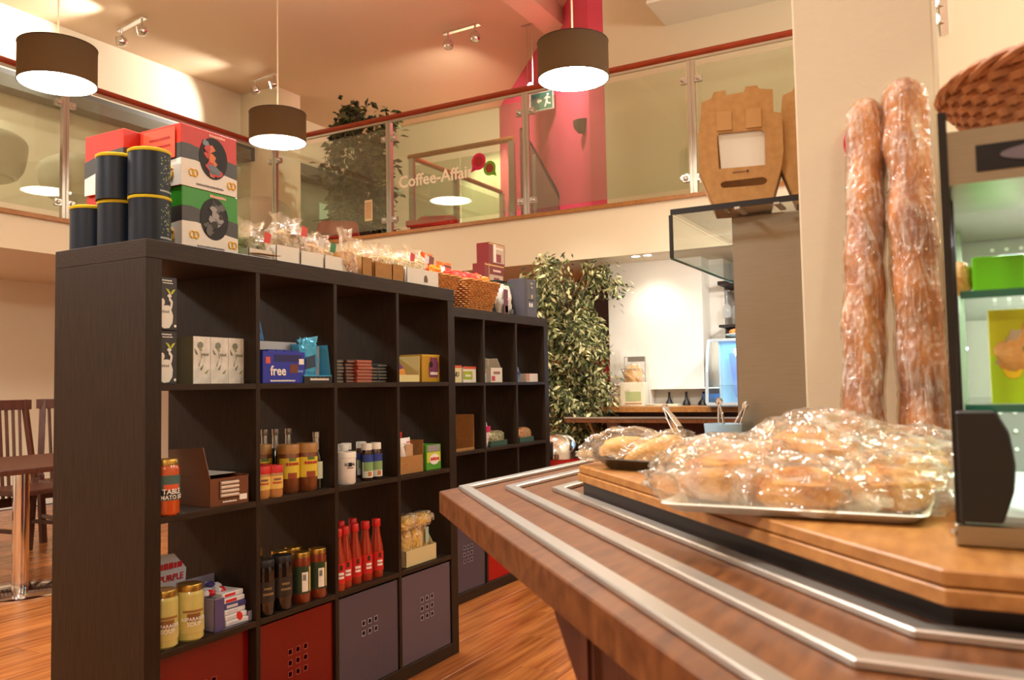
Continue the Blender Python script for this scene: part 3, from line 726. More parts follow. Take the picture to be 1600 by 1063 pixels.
def slim(x, y, z, lb, h=.186, r=.021, cap=M['silver'], body=dk, group='dark bottles with silver caps', band=None):
    t = thing('wine_bottle', lb, 'bottle', (x, y, z), 0, group)
    B().lathe([(0, 0), (r, 0), (r, h*.5), (r*.85, h*.58), (r*.45, h*.7), (r*.42, h*.8), (0, h*.8)], 22).make('bottle_body', body, t, smooth=True)
    B().lathe([(r*.5, h*.68), (r*.47, h*.9), (r*.55, h*.91), (r*.55, h), (0, h)], 18).make('foil_cap', cap, t, smooth=True)
    if band: B().lathe([(r+.0006, h*.18), (r+.0006, h*.48)], 18, -3.1, -.8).make('paper_label', band, t, smooth=True)
for (x, y, lb) in ((.475, .20, 'dark bottle with silver cap at the back left behind the spreads'), (.60, .185, 'dark bottle with silver cap, second of the back row'), (.635, .17, 'dark bottle with silver cap, third of the back row'), (.675, .15, 'dark bottle with silver cap, fourth of the back row')):
    slim(x, y, zs(1), lb, h=.20)
slim(.700, .05, zs(1), 'dark bottle with pale green label at the right of the spreads', band=C(196, 206, 176), h=.188)
# row 3, column 2 : sauce jars
blk = mat('black_sauce', (22, 18, 18), .15, coat=.7)
for (x, y, lb) in ((.447, .035, 'black sauce jar with black lid beside the divider'), (.522, .035, 'black sauce jar with black lid, right one of two')):
    jar('sauce_jar', lb, x, y, zs(2), .033, .166, blk, K_, .02, neck=.93, bands=((.25, .62, C(46, 40, 36), 2.2),), words=(('~FARM', .5, .011, C(150, 128, 84)), ('~SAUCE', .4, .011, C(150, 128, 84))))
jar('sauce_jar', 'black sauce jar with gold lid standing at the back', .52, .16, zs(2), .034, .175, blk, M['gold'], .02, neck=.93)
sal = mat('brown_sauce', (126, 52, 26), .2, coat=.7)
for (x, y, lb) in ((.610, .035, 'brown sauce jar with green barcode label, front left'), (.683, .032, 'brown sauce jar with green label against the divider'), (.60, .115, 'brown sauce jar with gold lid, back row left'), (.665, .12, 'brown sauce jar with gold lid, back row right')):
    jar('sauce_jar', lb, x, y, zs(2), .030, .16, sal, M['gold'], .016, neck=.9, bands=((.2, .74, C(42, 66, 42), 2.6), (.24, .62, W_, .7), (.24, .7, C(196, 172, 90), .001)))
    tt = [o for o in COL.objects if o.name.startswith('sauce_jar')][-1]
    for k in range(7): B().lathe([(.0315, .16*.46), (.0315, .16*.58)], 2, -2.2+k*.05, -2.175+k*.05).make('barcode_line', K_, tt)
    B().lathe([(.0315, .16*.24), (.0315, .16*.72)], 6, -1.5, -1.2).make('gold_stripe', C(206, 178, 96), tt)
# row 2, column 3 : white tub and vitamin bottles
jar('white_tub', 'white tub with a small black square label beside the divider', .836, .040, zs(1), .036, .112, M['white'], W_, .02, neck=.99, shoulder=.05, bands=((.4, .75, C(232, 230, 222), 2.6), (.56, .68, K_, .35)), words=(('EQUAL', .62, .013, K_), ('~coffee', .52, .007, C(120, 60, 50))), cat='tub')
amber = mat('amber_glass', (60, 34, 20), .15, coat=.6)
for i, (x, y, lb) in enumerate(((.960, .045, 'amber bottle with blue and green label and white cap, front left'), (1.010, .042, 'amber bottle with blue and green label and white cap, front right'), (.915, .115, 'amber bottle with white cap just behind the white tub'), (.955, .135, 'amber bottle with white cap, back row middle'), (1.035, .13, 'amber bottle with white cap, back row right'))):
    jar('supplement_bottle', lb, x, y, zs(1), .0225, .132, amber, W_, .024, neck=.8, shoulder=.2, cat='bottle', bands=((.08, .7, C(226, 230, 222), 2.5), (.5, .7, C(44, 66, 150), 2.5), (.26, .5, C(132, 170, 110), 2.0), (.12, .24, C(190, 120, 60), .6)))
# row 3, column 3 : red sauce bottles
ket = mat('red_chilli_sauce', (164, 50, 24), .25, coat=.5)
def sauce_bottle(x, y, lb):
    t = thing('sauce_bottle', lb, 'bottle', (x, y, zs(2)), 0, 'red sauce bottles on the shelf')
    r = .0245; h = .207
    B().lathe([(0, 0), (r*.94, 0), (r, .005), (r, h*.46), (r*.92, h*.55), (r*.6, h*.74), (r*.52, h*.88), (0, h*.88)], 24).make('bottle_body', ket, t, smooth=True)
    B().lathe([(r*.62, h*.87), (r*.64, h*.885), (r*.62, h*.99), (r*.55, h), (0, h)], 20).make('cap', C(206, 26, 16), t, smooth=True)
    B().lathe([(r+.0006, h*.12), (r+.0006, h*.44)], 20, -3.2, -.7).make('paper_label', C(206, 34, 30), t, smooth=True)
    B().lathe([(r+.0012, h*.20), (r+.0012, h*.30)], 12, -2.35, -1.5).make('white_patch', W_, t)
    B().lathe([(r+.0012, h*.34), (r+.0012, h*.42)], 8, -2.15, -1.75).make('label_emblem', C(60, 34, 30), t)
    text(t, '~CHILLI', .008, C(190, 30, 30), (0, 0, h*.25), wrap=r+.0018, a0=-1.95)
for (x, y, lb) in ((.782, .030, 'red sauce bottle half hidden by the divider'), (.832, .042, 'red sauce bottle in the front row, first clear of the divider'), (.892, .048, 'red sauce bottle in the front row, second clear of the divider'), (.950, .046, 'red sauce bottle in the front row, third clear of the divider'), (1.012, .045, 'red sauce bottle at the right end of the front row'),
                 (.86, .125, 'red sauce bottle in the back row, left'), (.915, .13, 'red sauce bottle in the back row, middle'), (.98, .128, 'red sauce bottle in the back row, right')):
    sauce_bottle(x, y, lb)

# ------------------------------------------------------------------ boxes
def carton(name, label, x, y, z, w, d, h, m_, cat='box', rz=0, group=None, panels=(), words=(), bev=.0015, body='box_body'):
    """origin = front left bottom corner; panels: (name, face, u0, u1, v0, v1, material)"""
    t = thing(name, label, cat, (x, y, z), rz, group)
    B().box(0, w, 0, d, 0, h).make(body, m_, t, bevel=bev)
    for i, (nm, fc, u0, u1, v0, v1, mm) in enumerate(panels):
        e = .0006+.0002*(i % 5)
        if fc == 'front': B().box(u0*w, u1*w, -e, 0, v0*h, v1*h).make(nm, mm, t)
        elif fc == 'side': B().box(-e, 0, u0*d, u1*d, v0*h, v1*h).make(nm, mm, t)
        else: B().box(u0*w, u1*w, v0*d, v1*d, h, h+e).make(nm, mm, t)
    for (s, fc, u, v, size, mm) in words:
        text(t, s, size, mm, ((u*w, -.0018, v*h) if fc == 'front' else (-.0018, u*d, v*h)), fc)
    return t
def open_carton(name, label, x, y, z, w, d, h, m_, lip=.4, cat='box', rz=0, group=None, inner=None, side_slope=True, t_=.002):
    t = thing(name, label, cat, (x, y, z), rz, group)
    b = B(); b.box(0, w, 0, d, 0, t_); b.box(0, w, d-t_, d, 0, h)
    b.box(0, w, 0, t_, 0, h*lip)
    for x0 in (0, w-t_):
        pl = [(0, 0), (d, 0), (d, h), (d*.35, h), (d*.12, h*lip*1.05), (0, h*lip)] if side_slope else [(0, 0), (d, 0), (d, h), (0, h)]
        b.add([(x0, p[0], p[1]) for p in pl]+[(x0+t_, p[0], p[1]) for p in pl], [tuple(range(len(pl))), tuple(range(2*len(pl)-1, len(pl)-1, -1))]+[(i, (i+1) % len(pl), len(pl)+(i+1) % len(pl), len(pl)+i) for i in range(len(pl))])
    b.make('carton_body', m_, t)
    return t
# two dark tea boxes with the white bird
dkb = C(48, 46, 46, .5); leaf_m = C(186, 196, 60); bw = C(226, 224, 214)
for k, lb in enumerate(('dark tea box with white bird, lower of the stack at the left shelf side', 'dark tea box with white bird, upper of the stack at the left shelf side')):
    t = carton('tea_box', lb, .062, .032, zs(0)+k*.148, .062, .135, .146, dkb)
    x, y = 0, -.0007
    decal('bird_body', [(.006, .01), (.02, .004), (.036, .006), (.046, .02), (.048, .04), (.04, .062), (.034, .068), (.006, .066)], bw, t, 0, y, 0)
    decal('bird_neck', [(.034, .05), (.044, .06), (.047, .078), (.04, .088), (.034, .09), (.034, .082), (.04, .076), (.038, .066), (.03, .058)], bw, t, 0, y-.0003, 0)
    decal('bird_neck', circ(.036, .094, .007, .005, 12), bw, t, 0, y-.0002, 0)
    decal('bird_wing', circ(.014, .076, .007, .010, 12), bw, t, 0, y, 0)
    for s in (-1, 1): decal('leaf_print', [(.04, .098), (.04+s*.006, .100), (.04+s*.016, .114), (.04+s*.008, .112), (.04+s*.002, .106)], leaf_m, t, 0, y, 0)
    text(t, '~fairtrade', .006, W_, (.026, -.0012, .136), 'front'); text(t, '~tea selection', .0045, W_, (.03, -.0012, .129), 'front')
    decal('stamp', circ(.055, .012, .004, n=10), W_, t, 0, y, 0)
    text(t, '~TEA', .012, C(150, 146, 136), (.022, -.0016, .05), 'front')
# three silver tea boxes
for k, (w_, lb) in enumerate(((.062, 'silver tea box with leaf print, left one with its olive side showing'), (.066, 'silver tea box with leaf print, middle one'), (.060, 'silver tea box with leaf print, right one'))):
    xx = (.196, .259, .326)[k]
    t = carton('tea_box', lb, xx, .052, zs(0), w_, .075, .137, mat('pearl_card_%d' % k, (236, 235, 228), .3, rgb2=(206, 205, 198), scale=30), panels=((('side_panel_print', 'side', 0, 1, 0, 1, C(110, 104, 72)),) if k == 0 else ()))
    decal('emblem', circ(w_*.4, .112, .010, n=16), C(128, 134, 124), t, 0, -.0007, 0)
    for q in range(7):
        a = .5+q*.35; cx, cz = w_*.45+.012*math.cos(q*1.9), .03+.011*q
        decal('leaf_print', [(cx, cz), (cx+.005*math.cos(a), cz+.006), (cx+.018*math.cos(a), cz+.014*math.sin(a)+.006), (cx+.01*math.cos(a), cz)], C(110, 122, 104) if q % 2 else C(150, 160, 110), t, 0, -.0008-.0001*q, 0)
    text(t, '~tea', .012, C(140, 140, 130), (w_*.65, -.0014, .085), 'front')
# chocolate displays
pb = C(50, 60, 170, .35)
t = carton('chocolate_display', 'purple-blue chocolate display box with the word free', .424, .012, zs(0), .185, .055, .10, pb, panels=(('window', 'front', .25, .9, .68, .9, C(34, 34, 96)), ('bar_print', 'front', .62, .82, .32, .60, C(110, 62, 44)), ('logo_patch', 'front', .06, .16, .62, .82, C(214, 90, 60)), ('price_patch', 'front', .84, .96, .6, .78, W_)), words=(('free', 'front', .34, .38, .042, W_), ('~Dairy free  Gluten free', 'front', .45, .08, .0085, W_), ('~new', 'front', .86, .38, .012, C(120, 170, 230))))
for k in range(4): B().box(.03+.035*k, .062+.035*k, .008, .048, .1001, .106).make('chocolate_bar', C(44, 60, 150), t)
t = carton('chocolate_display', 'black and silver display box behind the purple-blue one', .43, .075, zs(0), .205, .06, .135, C(26, 26, 30), panels=(('silver_band', 'front', 0, 1, .8, 1, C(176, 182, 190)),), words=(('~BITTER', 'front', .4, .7, .014, C(190, 190, 190)),))
t = thing('chocolate_packet', 'blue packet leaning behind the purple-blue display', 'packet', (.428, .085, zs(0)+.136))
b = B(); b.prism([(0, 0), (.075, 0), (.055, .075), (.02, .08), (0, .078)], 0, .03, Matrix.Translation((0, .03, 0)) @ FRONT); b.make('wrapper', C(40, 110, 176), t, bevel=.004)
text(t, '~oat', .02, C(20, 50, 110), (.035, -.0015, .03))
lb_ = C(70, 168, 216)
t = open_carton('biscuit_display', 'light blue open display carton with white lettered lip', .596, .008, zs(0), .139, .055, .128, lb_, lip=.2)
B().box(.002, .135, -.001, 0, 0, .022).make('lip_print', C(40, 36, 34), t); text(t, '~Milk & Organic', .011, W_, (.072, -.0022, .012))
B().box(.004, .133, .0515, .0525, .02, .124).make('inner_back', C(176, 178, 180), t)
t = thing('chocolate_packet', 'crumpled light blue packet standing in the display carton', 'packet', (.642, .034, zs(0)+.004), -.2)
b = blob(.036, .014, .072, .25, 4, 3, 20, 16, power=.7); b.v = [(x, y, z+.072) for x, y, z in b.v]; b.make('wrapper', mat('blue_foil', (72, 172, 220), .25, metal=.3), t)
b = B(); b.prism([(-.042, .138), (.04, .153), (.036, .130), (-.028, .120)], -.004, .004, FRONT); b.make('crimped_end', mat('blue_foil2', (92, 186, 228), .25, metal=.3), t)
B().prism([(-.02, .04), (.022, .05), (.02, .09), (-.015, .08)], 0, .001, Matrix.Translation((0, -.016, 0)) @ FRONT).make('print_panel', C(40, 60, 90), t)
# chocolate bars in stacks
cols = [C(70, 78, 74), C(84, 44, 40), C(168, 72, 48), C(30, 30, 32), C(52, 68, 72)]
nms = ['grey-green', 'dark red', 'orange-red', 'black', 'slate']
xx0 = [.80, .855, .90, .99, 1.035]; ww = [.062, .05, .085, .045, .075]; hh = [7, 7, 7, 5, 6]; yy = [.06, .05, .035, .05, .05]
nm_o = ['bottom', 'second', 'third', 'fourth', 'fifth', 'sixth', 'topmost']
for i in range(5):
    bar = None
    for k in range(hh[i]):
        rj = random.Random(i*9+k); loc = (xx0[i]+rj.uniform(-.002, .002), yy[i]+rj.uniform(-.003, .003), zs(0)+k*.0118)
        lb = '%s wrapped chocolate bar, %s of its stack from below' % (nms[i], nm_o[k]) if k < hh[i]-1 else '%s wrapped chocolate bar, topmost of its stack' % nms[i]
        if bar is None:
            bar = thing('chocolate_bar', lb, 'chocolate bar', loc, 0, 'stacked chocolate bars')
            B().box(0, ww[i], 0, .13, 0, .0108).make('wrapper', cols[i], bar, bevel=.0022)
            B().box(.004, ww[i]-.004, -.0006, 0, .003, .006).make('print_line', C(150, 130, 110), bar)
        else: dup(bar, loc, 0, lb)
# yellow boxes
yb = C(208, 168, 44)
t = open_carton('snack_display', 'pale yellow open carton with a purple and orange inside, beside the divider', 1.165, .05, zs(0), .14, .11, .105, C(232, 214, 150), lip=.28, side_slope=False)
b = B(); b.prism([(.01, .03), (.1, .03), (.06, .07), (.02, .1)], 0, .02, Matrix.Translation((0, .05, 0)) @ FRONT); b.make('contents', C(116, 50, 112), t, bevel=.003)
b = B(); b.prism([(.012, .025), (.09, .025), (.07, .055), (.03, .05)], 0, .02, Matrix.Translation((0, .045, 0)) @ FRONT); b.make('contents', C(222, 150, 60), t, bevel=.003)
t = carton('snack_box', 'golden yellow box with a round purple window and small emblem', 1.315, .045, zs(0), .125, .11, .112, C(186, 144, 36), panels=(('top_strip', 'front', 0, 1, .93, 1, C(206, 170, 60)),))
decal('window', [(.05, .02), (.11, .02), (.118, .07), (.105, .1), (.06, .1), (.045, .06)], C(120, 60, 96), t, 0, -.0008, 0)
decal('emblem', circ(.062, .072, .013, n=14), C(44, 30, 24), t, 0, -.0014, 0)
text(t, '~fruit', .018, W_, (.08, -.002, .035))
# brown open box with bars
brn = C(112, 64, 34)
t = thing('bar_display', 'brown open display box with raised lid and pale bars in its window', 'box', (.228, .020, zs(1)), -.08)
b = B(); w_, d_, h_ = .135, .20, .085
b.box(0, w_, 0, .002, 0, h_*.95); b.box(0, .002, 0, d_, 0, h_); b.box(w_-.002, w_, 0, d_, 0, h_); b.box(0, w_, d_-.002, d_, 0, h_); b.box(0, w_, 0, d_, 0, .002)
b.make('box_body', brn, t)
b = B(); b.prism([(0, 0), (.2, 0), (.19, .075), (.03, .085)], 0, .002, Matrix.Translation((0, 0, h_)) @ SIDE @ Matrix.Rotation(PI, 4, 'Y')); b.v = [(x-.001, y, z) for x, y, z in b.v]
b.make('raised_lid', brn, t)
B().box(0, w_, .06, .2, h_, h_+.002).make('inner_flap', C(186, 176, 166), t)
B().box(.03, .098, -.001, 0, .02, .072).make('window', C(70, 40, 26), t)
for k in range(4):
    b = B(); b.tube([(.034, -.003, .03+.012*k), (.096, -.003, .03+.012*k)], .005, 8); b.make('snack_bar', C(206, 186, 166), t, smooth=True)
text(t, '~SNACK BARS', .008, W_, (.065, -.0015, .012)); B().box(.102, .128, -.0012, 0, .012, .028).make('price_sticker', W_, t)
# bags of crisps in a kraft carton and the green box
t = open_carton('kraft_carton', 'open kraft carton holding two white bags', 1.125, .02, zs(1), .155, .13, .125, M['kraft'], lip=.55, side_slope=False)
def pouch(name, label, x, y, z, w, d, h, m_, rz=0, tilt=0, seed=1, patch=(), wrd=(), cat='bag', group=None, top=None):
    t = thing(name, label, cat, (x, y, z), rz, group)
    n, k = 18, 14; vs = []; fs = []; off = Vector((seed*5.1, 2.2, seed*1.3))
    for j in range(k+1):
        v = j/k; th = math.sin(min(1, v*1.5+.25)*PI*.5)*(1-max(0, (v-.55)/.45)**1.5)
        for i in range(n):
            a = 2*PI*i/n; cx = math.copysign(abs(math.cos(a))**.6, math.cos(a)); cy = math.sin(a)
            q = noise.noise(Vector((cx*2, cy*2+v*3, v*4))+off)*.12
            vs.append((cx*w/2*(1+q*.4), cy*d/2*(th+.04)*(1+q*3)+tilt*v*h, v*h*(1+q*.1)))
    for j in range(k):
        for i in range(n): fs.append((j*n+i, j*n+(i+1) % n, (j+1)*n+(i+1) % n, (j+1)*n+i))
    fs += [tuple(range(n-1, -1, -1)), tuple(k*n+i for i in range(n))]
    B().add(vs, fs).make('bag_body', m_, t)
    for (nm, u0, u1, v0, v1, mm) in patch:
        yq = -d/2*1.05
        B().box(u0*w/2, u1*w/2, yq-.001, yq, v0*h, v1*h).make(nm, mm, t)
    for (s, u, v, size, mm) in wrd: text(t, s, size, mm, (u*w/2, -d/2*1.05-.002, v*h))
    return t
pouch('snack_bag', 'white bag with red top in the kraft carton, the upper back one', 1.165, .09, zs(1)+.003, .085, .05, .165, C(226, 216, 204, .3), seed=2, patch=(('red_band', -.8, .8, .82, .95, C(196, 40, 36)),))
pouch('snack_bag', 'white bag with a see-through front in the kraft carton, the front one', 1.185, .042, zs(1)+.003, .085, .035, .135, C(232, 226, 218, .3), rz=.1, seed=5, patch=(('window', -.5, .75, .42, .82, C(196, 160, 120)), ('barcode', .55, .8, .18, .34, K_)), wrd=(('~CRISPS', -.05, .25, .012, C(190, 60, 50)), ('~salted', 0, .88, .010, C(200, 60, 50))))
t = carton('sweet_box', 'green and yellow sweet box with red script beside the shelf end', 1.315, .03, zs(1), .105, .10, .1, C(86, 160, 50), panels=(('yellow_field', 'front', .05, .95, .3, .7, C(206, 210, 70)), ('clear_lid', 'front', .1, .9, .72, .98, C(156, 150, 156))))
decal('label_oval', circ(.055, .042, .034, .022, 20), W_, t, 0, -.0016, 0); text(t, '~Candy', .020, C(206, 30, 30), (.055, -.0026, .042))
# purple carton with flap
lil = C(150, 140, 164)
t = thing('sweets_display', 'grey-lilac display carton with red and white packets and a tall back flap', 'box', (.245, .020, zs(2)))
b = B(); w_, d_, h_ = .145, .16, .10
b.box(0, .002, 0, d_, 0, h_*.92); b.box(w_-.002, w_, 0, d_, 0, h_*1.25); b.box(0, w_, d_-.002, d_, 0, h_*1.25); b.box(0, w_, 0, d_, 0, .002); b.box(0, .035, 0, .002, 0, h_*.92); b.box(w_-.02, w_, 0, .002, 0, h_*.3)
b.make('box_body', lil, t)
B().box(.0, .035, -.001, 0, 0, h_*.9).make('purple_edge', C(86, 76, 120), t)
b = B(); b.prism([(-.06, .0), (.06, 0), (.065, .07), (.02, .12), (-.07, .125)], 0, .002, Matrix.Translation((-.005, d_+.03, h_*.85)) @ FRONT); b.make('back_flap', C(206, 204, 208), t)
b = B(); b.prism([(-.11, -.02), (-.07, -.02), (-.06, .12), (-.13, .09)], 0, .002, Matrix.Translation((-.005, d_+.02, h_*.85)) @ FRONT); b.make('flap_edge', C(52, 48, 76), t)
text(t, '~SUGAR', .028, C(206, 30, 36), (0, d_+.026, h_*.85+.085)); text(t, 'PURPLE', .026, C(206, 30, 36), (.005, d_+.026, h_*.85+.05))
decal('red_spot', circ(.1, .06, .012, n=12), C(206, 40, 40), t, -.001, 0, 0, 'side')
for k in range(6):
    lbk = ['lowest', 'second lowest', 'third', 'fourth', 'fifth', 'uppermost'][k]
    q = thing('sweet_packet', 'white and purple sweet packet in the lilac carton, %s of the pile' % lbk, 'packet', (.288, .021+.003*k, zs(2)+.004+.0155*k), .04*(k % 3-1))
    B().box(0, .082, 0, .12, 0, .0145).make('wrapper', C(226, 226, 232) if k != 3 else C(66, 60, 120), q, bevel=.003)
    B().box(.01, .05, -.0006, 0, .003, .011).make('print_patch', C(206, 206, 214) if k < 4 else C(206, 40, 44), q)
rr = random.Random(4)
for k in range(7):
    q = thing('wrapped_sweet', 'small %s foil-wrapped sweet loose on the lilac carton, %s' % (['white', 'red', 'purple'][k % 3], ['first', 'first', 'first', 'second', 'second', 'second', 'third'][k]+' of its colour from the left'), 'sweet', (.262+k*.015, .06+rr.random()*.09, zs(2)+.098+rr.random()*.008), rr.random()*6, 'loose foil-wrapped sweets')
    blob(.017, .010, .009, .3, 3, k, 10, 6).make('wrapper', [C(226, 224, 232, .2), C(206, 44, 48, .2), C(70, 60, 120, .2)][k % 3], q)
# pasta bags in the cream carton
t = open_carton('cream_carton', 'cream carton holding bags of yellow pasta', 1.155, .018, zs(2), .205, .15, .125, C(210, 196, 146), lip=.5)
pas = mat('pasta_pieces', (206, 150, 20), .5, rgb2=(244, 214, 90), scale=110, bump=1, bscale=90)
for k, (x, y, z, tz, lb) in enumerate(((1.205, .065, .01, .1, 'bag of yellow pasta standing in the cream carton, left one'), (1.265, .06, .01, -.1, 'bag of yellow pasta standing in the cream carton, middle one'), (1.32, .07, .01, .1, 'bag of yellow pasta standing in the cream carton, right one'))):
    q = thing('pasta_bag', lb, 'bag', (x, y, zs(2)+z), tz)
    b = blob(.034, .028, .065, .15, 5, k, 18, 12, power=.8); b.v = [(a, c, e+.062) for a, c, e in b.v]; b.make('pasta', pas, q)
    b = blob(.038, .032, .072, .25, 4, k+4, 18, 12, power=.8); b.v = [(a, c, e+.067) for a, c, e in b.v]; b.make('clear_bag', M['film_thin'], q)
B().box(-.018, .006, -.037, -.036, .06, .12).make('label_print', C(160, 190, 180), q)
for k, (x, lb) in enumerate(((1.20, 'bag of yellow pasta lying on top of the others, left'), (1.30, 'bag of yellow pasta lying on top of the others, right'))):
    q = thing('pasta_bag', lb, 'bag', (x, .06, zs(2)+.135), .1-.2*k)
    b = blob(.058, .035, .024, .15, 5, k+9, 18, 12, power=.8); b.v = [(a, c, e+.024+.006*math.sin(a*20)) for a, c, e in b.v]; b.make('pasta', pas, q)
    b = blob(.066, .04, .030, .3, 4, k+14, 18, 12, power=.75); b.v = [(a, c, e+.026+.006*math.sin(a*20)) for a, c, e in b.v]; b.make('clear_bag', M['film_thin'], q)

# ------------------------------------------------------------------ rear unit contents
def rb(x, y): return bx_(x, y)
def rcarton(nm, lb, c, dx, r, w, d, h, m_, y=.04, **k):
    X, Y = rb(xs(c)+dx, y); return carton(nm, lb, X, Y, zs(r), w, d, h, m_, rz=TB, **k)
gy = C(206, 206, 120)
rcarton('snack_box', 'small cream box with orange top and dark letters in the rear unit, left one', 1, .075, 0, .105, .10, .085, C(216, 206, 150), panels=(('orange_top', 'front', 0, 1, .9, 1.05, C(206, 90, 40)),), words=(('NU', 'front', .5, .5, .035, C(60, 60, 50)),))
rcarton('snack_box', 'small green and white box with orange top in the rear unit', 1, .195, 0, .125, .10, .08, C(226, 224, 210), panels=(('green_band', 'front', 0, .7, .2, .75, C(160, 180, 50)), ('orange_top', 'front', 0, 1, .9, 1.06, C(206, 90, 50))), words=(('~fruit', 'front', .35, .45, .018, W_),))
rcarton('snack_box', 'small white box with green and red print beside the tall card', 2, .01, 0, .06, .08, .085, C(222, 220, 206), panels=(('orange_band', 'front', 0, 1, .6, .8, C(206, 120, 70)), ('green_band', 'front', 0, 1, .85, 1, C(90, 140, 70))))
X, Y = rb(xs(2)+.12, .04); t = open_carton('tea_carton', 'tall open white and brown tea carton in the rear unit', X, Y, zs(0), .125, .09, .135, C(222, 216, 200), lip=.6, rz=TB)
B().box(.02, .10, .078, .082, .06, .132).make('inner_card', C(160, 118, 66), t); B().box(.01, .045, -.001, 0, .008, .035).make('red_print', C(200, 60, 60), t); B().box(.03, .1, -.001, 0, .045, .06).make('brown_print', C(150, 100, 70), t)
X, Y = rb(xs(3)+.05, .05); t = pouch('snack_bag', 'blue and silver bag leaning at the left of the last rear compartment', X, Y, zs(0), .11, .05, .12, C(112, 126, 156, .3), seed=8, tilt=.2, patch=(('dark_print', -.4, .4, .35, .5, C(40, 46, 80)),))
rcarton('snack_box', 'low white and salmon box at the right of the last rear compartment', 3, .17, 0, .15, .09, .05, C(226, 218, 206), panels=(('salmon_end', 'front', 0, .3, .1, 1, C(206, 140, 110)),))
X, Y = rb(xs(1)+.045, .03); open_carton('kraft_carton', 'empty open kraft carton in the rear unit', X, Y, zs(1), .23, .12, .185, M['kraft'], lip=.08, rz=TB, side_slope=False)
X, Y = rb(xs(2)+.06, .06); pouch('snack_bag', 'small pink and white bag in the second row of the rear unit', X, Y, zs(1), .08, .05, .135, C(222, 206, 206, .3), seed=11, patch=(('pink_band', -.9, .9, .62, .85, C(196, 30, 90)),))
glit = mat('shiny_green_wrap', (120, 116, 60), .25, rgb2=(206, 206, 170), scale=60, metal=.3)
for (c, dx, w, lb, mm) in ((2, .11, .18, 'shiny greenish wrapped tray of sweets in the rear unit', glit), (3, .085, .17, 'shiny orange wrapped tray of sweets at the right end of the rear unit', mat('shiny_orange_wrap', (196, 96, 50), .25, rgb2=(206, 196, 150), scale=60, metal=.3))):
    X, Y = rb(xs(c)+dx, .04); t = thing('sweet_tray', lb, 'box', (X, Y, zs(1)), TB)
    B().box(0, w, 0, .1, 0, .03).make('tray', C(60, 90, 76), t, bevel=.002)
    b = blob(w/2*.98, .048, .04, .12, 5, c, 20, 10, power=.6); b.v = [(x+w/2, y+.05, z+.045) for x, y, z in b.v]; b.make('wrapped_sweets', mm, t)
X, Y = rb(xs(3)+.01, .05); carton('sweet_box', 'narrow dark box with pale letters beside the orange sweets', X, Y, zs(1), .065, .08, .1, C(70, 50, 36), rz=TB, panels=(('pale_print', 'front', .1, .9, .2, .7, C(200, 186, 150)),))

# ------------------------------------------------------------------ on top of the front unit
ZT = 1.49
navy = mat('dark_navy_tin', (12, 24, 38), .42, spec=.35)
def tin(x, y, z, lb, text_side=True):
    t = thing('coffee_tin', lb, 'tin', (x, y, z), 0)
    r, h = .0545, .128
    B().lathe([(0, 0), (r, 0), (r, h*.93), (0, h*.93)], 40).make('tin_body', navy, t, smooth=True)
    B().lathe([(r+.001, h*.925), (r+.002, h*.94), (r+.002, h-.002), (r-.001, h), (r-.004, h-.003), (0, h-.003)], 40).make('rim_lid', mat('yellow_lid', (206, 186, 24), .35), t, smooth=True)
    rr = random.Random(int(x*1000+y*100+z*10))
    b = B(); gr = B()
    for k in range(70):
        a = -1.72+rr.random()*1.15; zz = .02+.085*rr.random(); s = .0016+.0025*rr.random()
        q = b if k % 3 else gr
        q.lathe([(r+.0006, zz), (r+.0006, zz+s)], 2, a, a+s/r)
    b.make('speckled_print', C(150, 160, 150), t)['kind'] = 'stuff'; gr.make('leaf_print', C(150, 170, 40), t)['kind'] = 'stuff'
    text(t, '~organic coffee', .0075, C(180, 190, 190), (0, 0, .012), wrap=r+.001, a0=-1.2)
    for q in range(9):
        a = 2*PI*q/9; cx, cz = -1.25+.24*math.cos(a), .066+.019*math.sin(a)
        B().lathe([(r+.0008, cz), (r+.0008, cz+.003)], 1, cx, cx+.05).make('ring_print', C(120, 150, 70), t)
    return t
tin(.066, .072, ZT, 'dark navy coffee tin with yellow lid, lower one nearest the pretzel boxes')
tin(.062, .070, ZT+.128, 'dark navy coffee tin with yellow lid, upper one nearest the pretzel boxes')
tin(.060, .195, ZT, 'dark navy coffee tin with yellow lid, lower one of the stack further back')
tin(.050, .190, ZT+.128, 'dark navy coffee tin with yellow lid, upper one of the stack further back')
tin(.062, .322, ZT, 'dark navy coffee tin with yellow lid, single one at the back end')
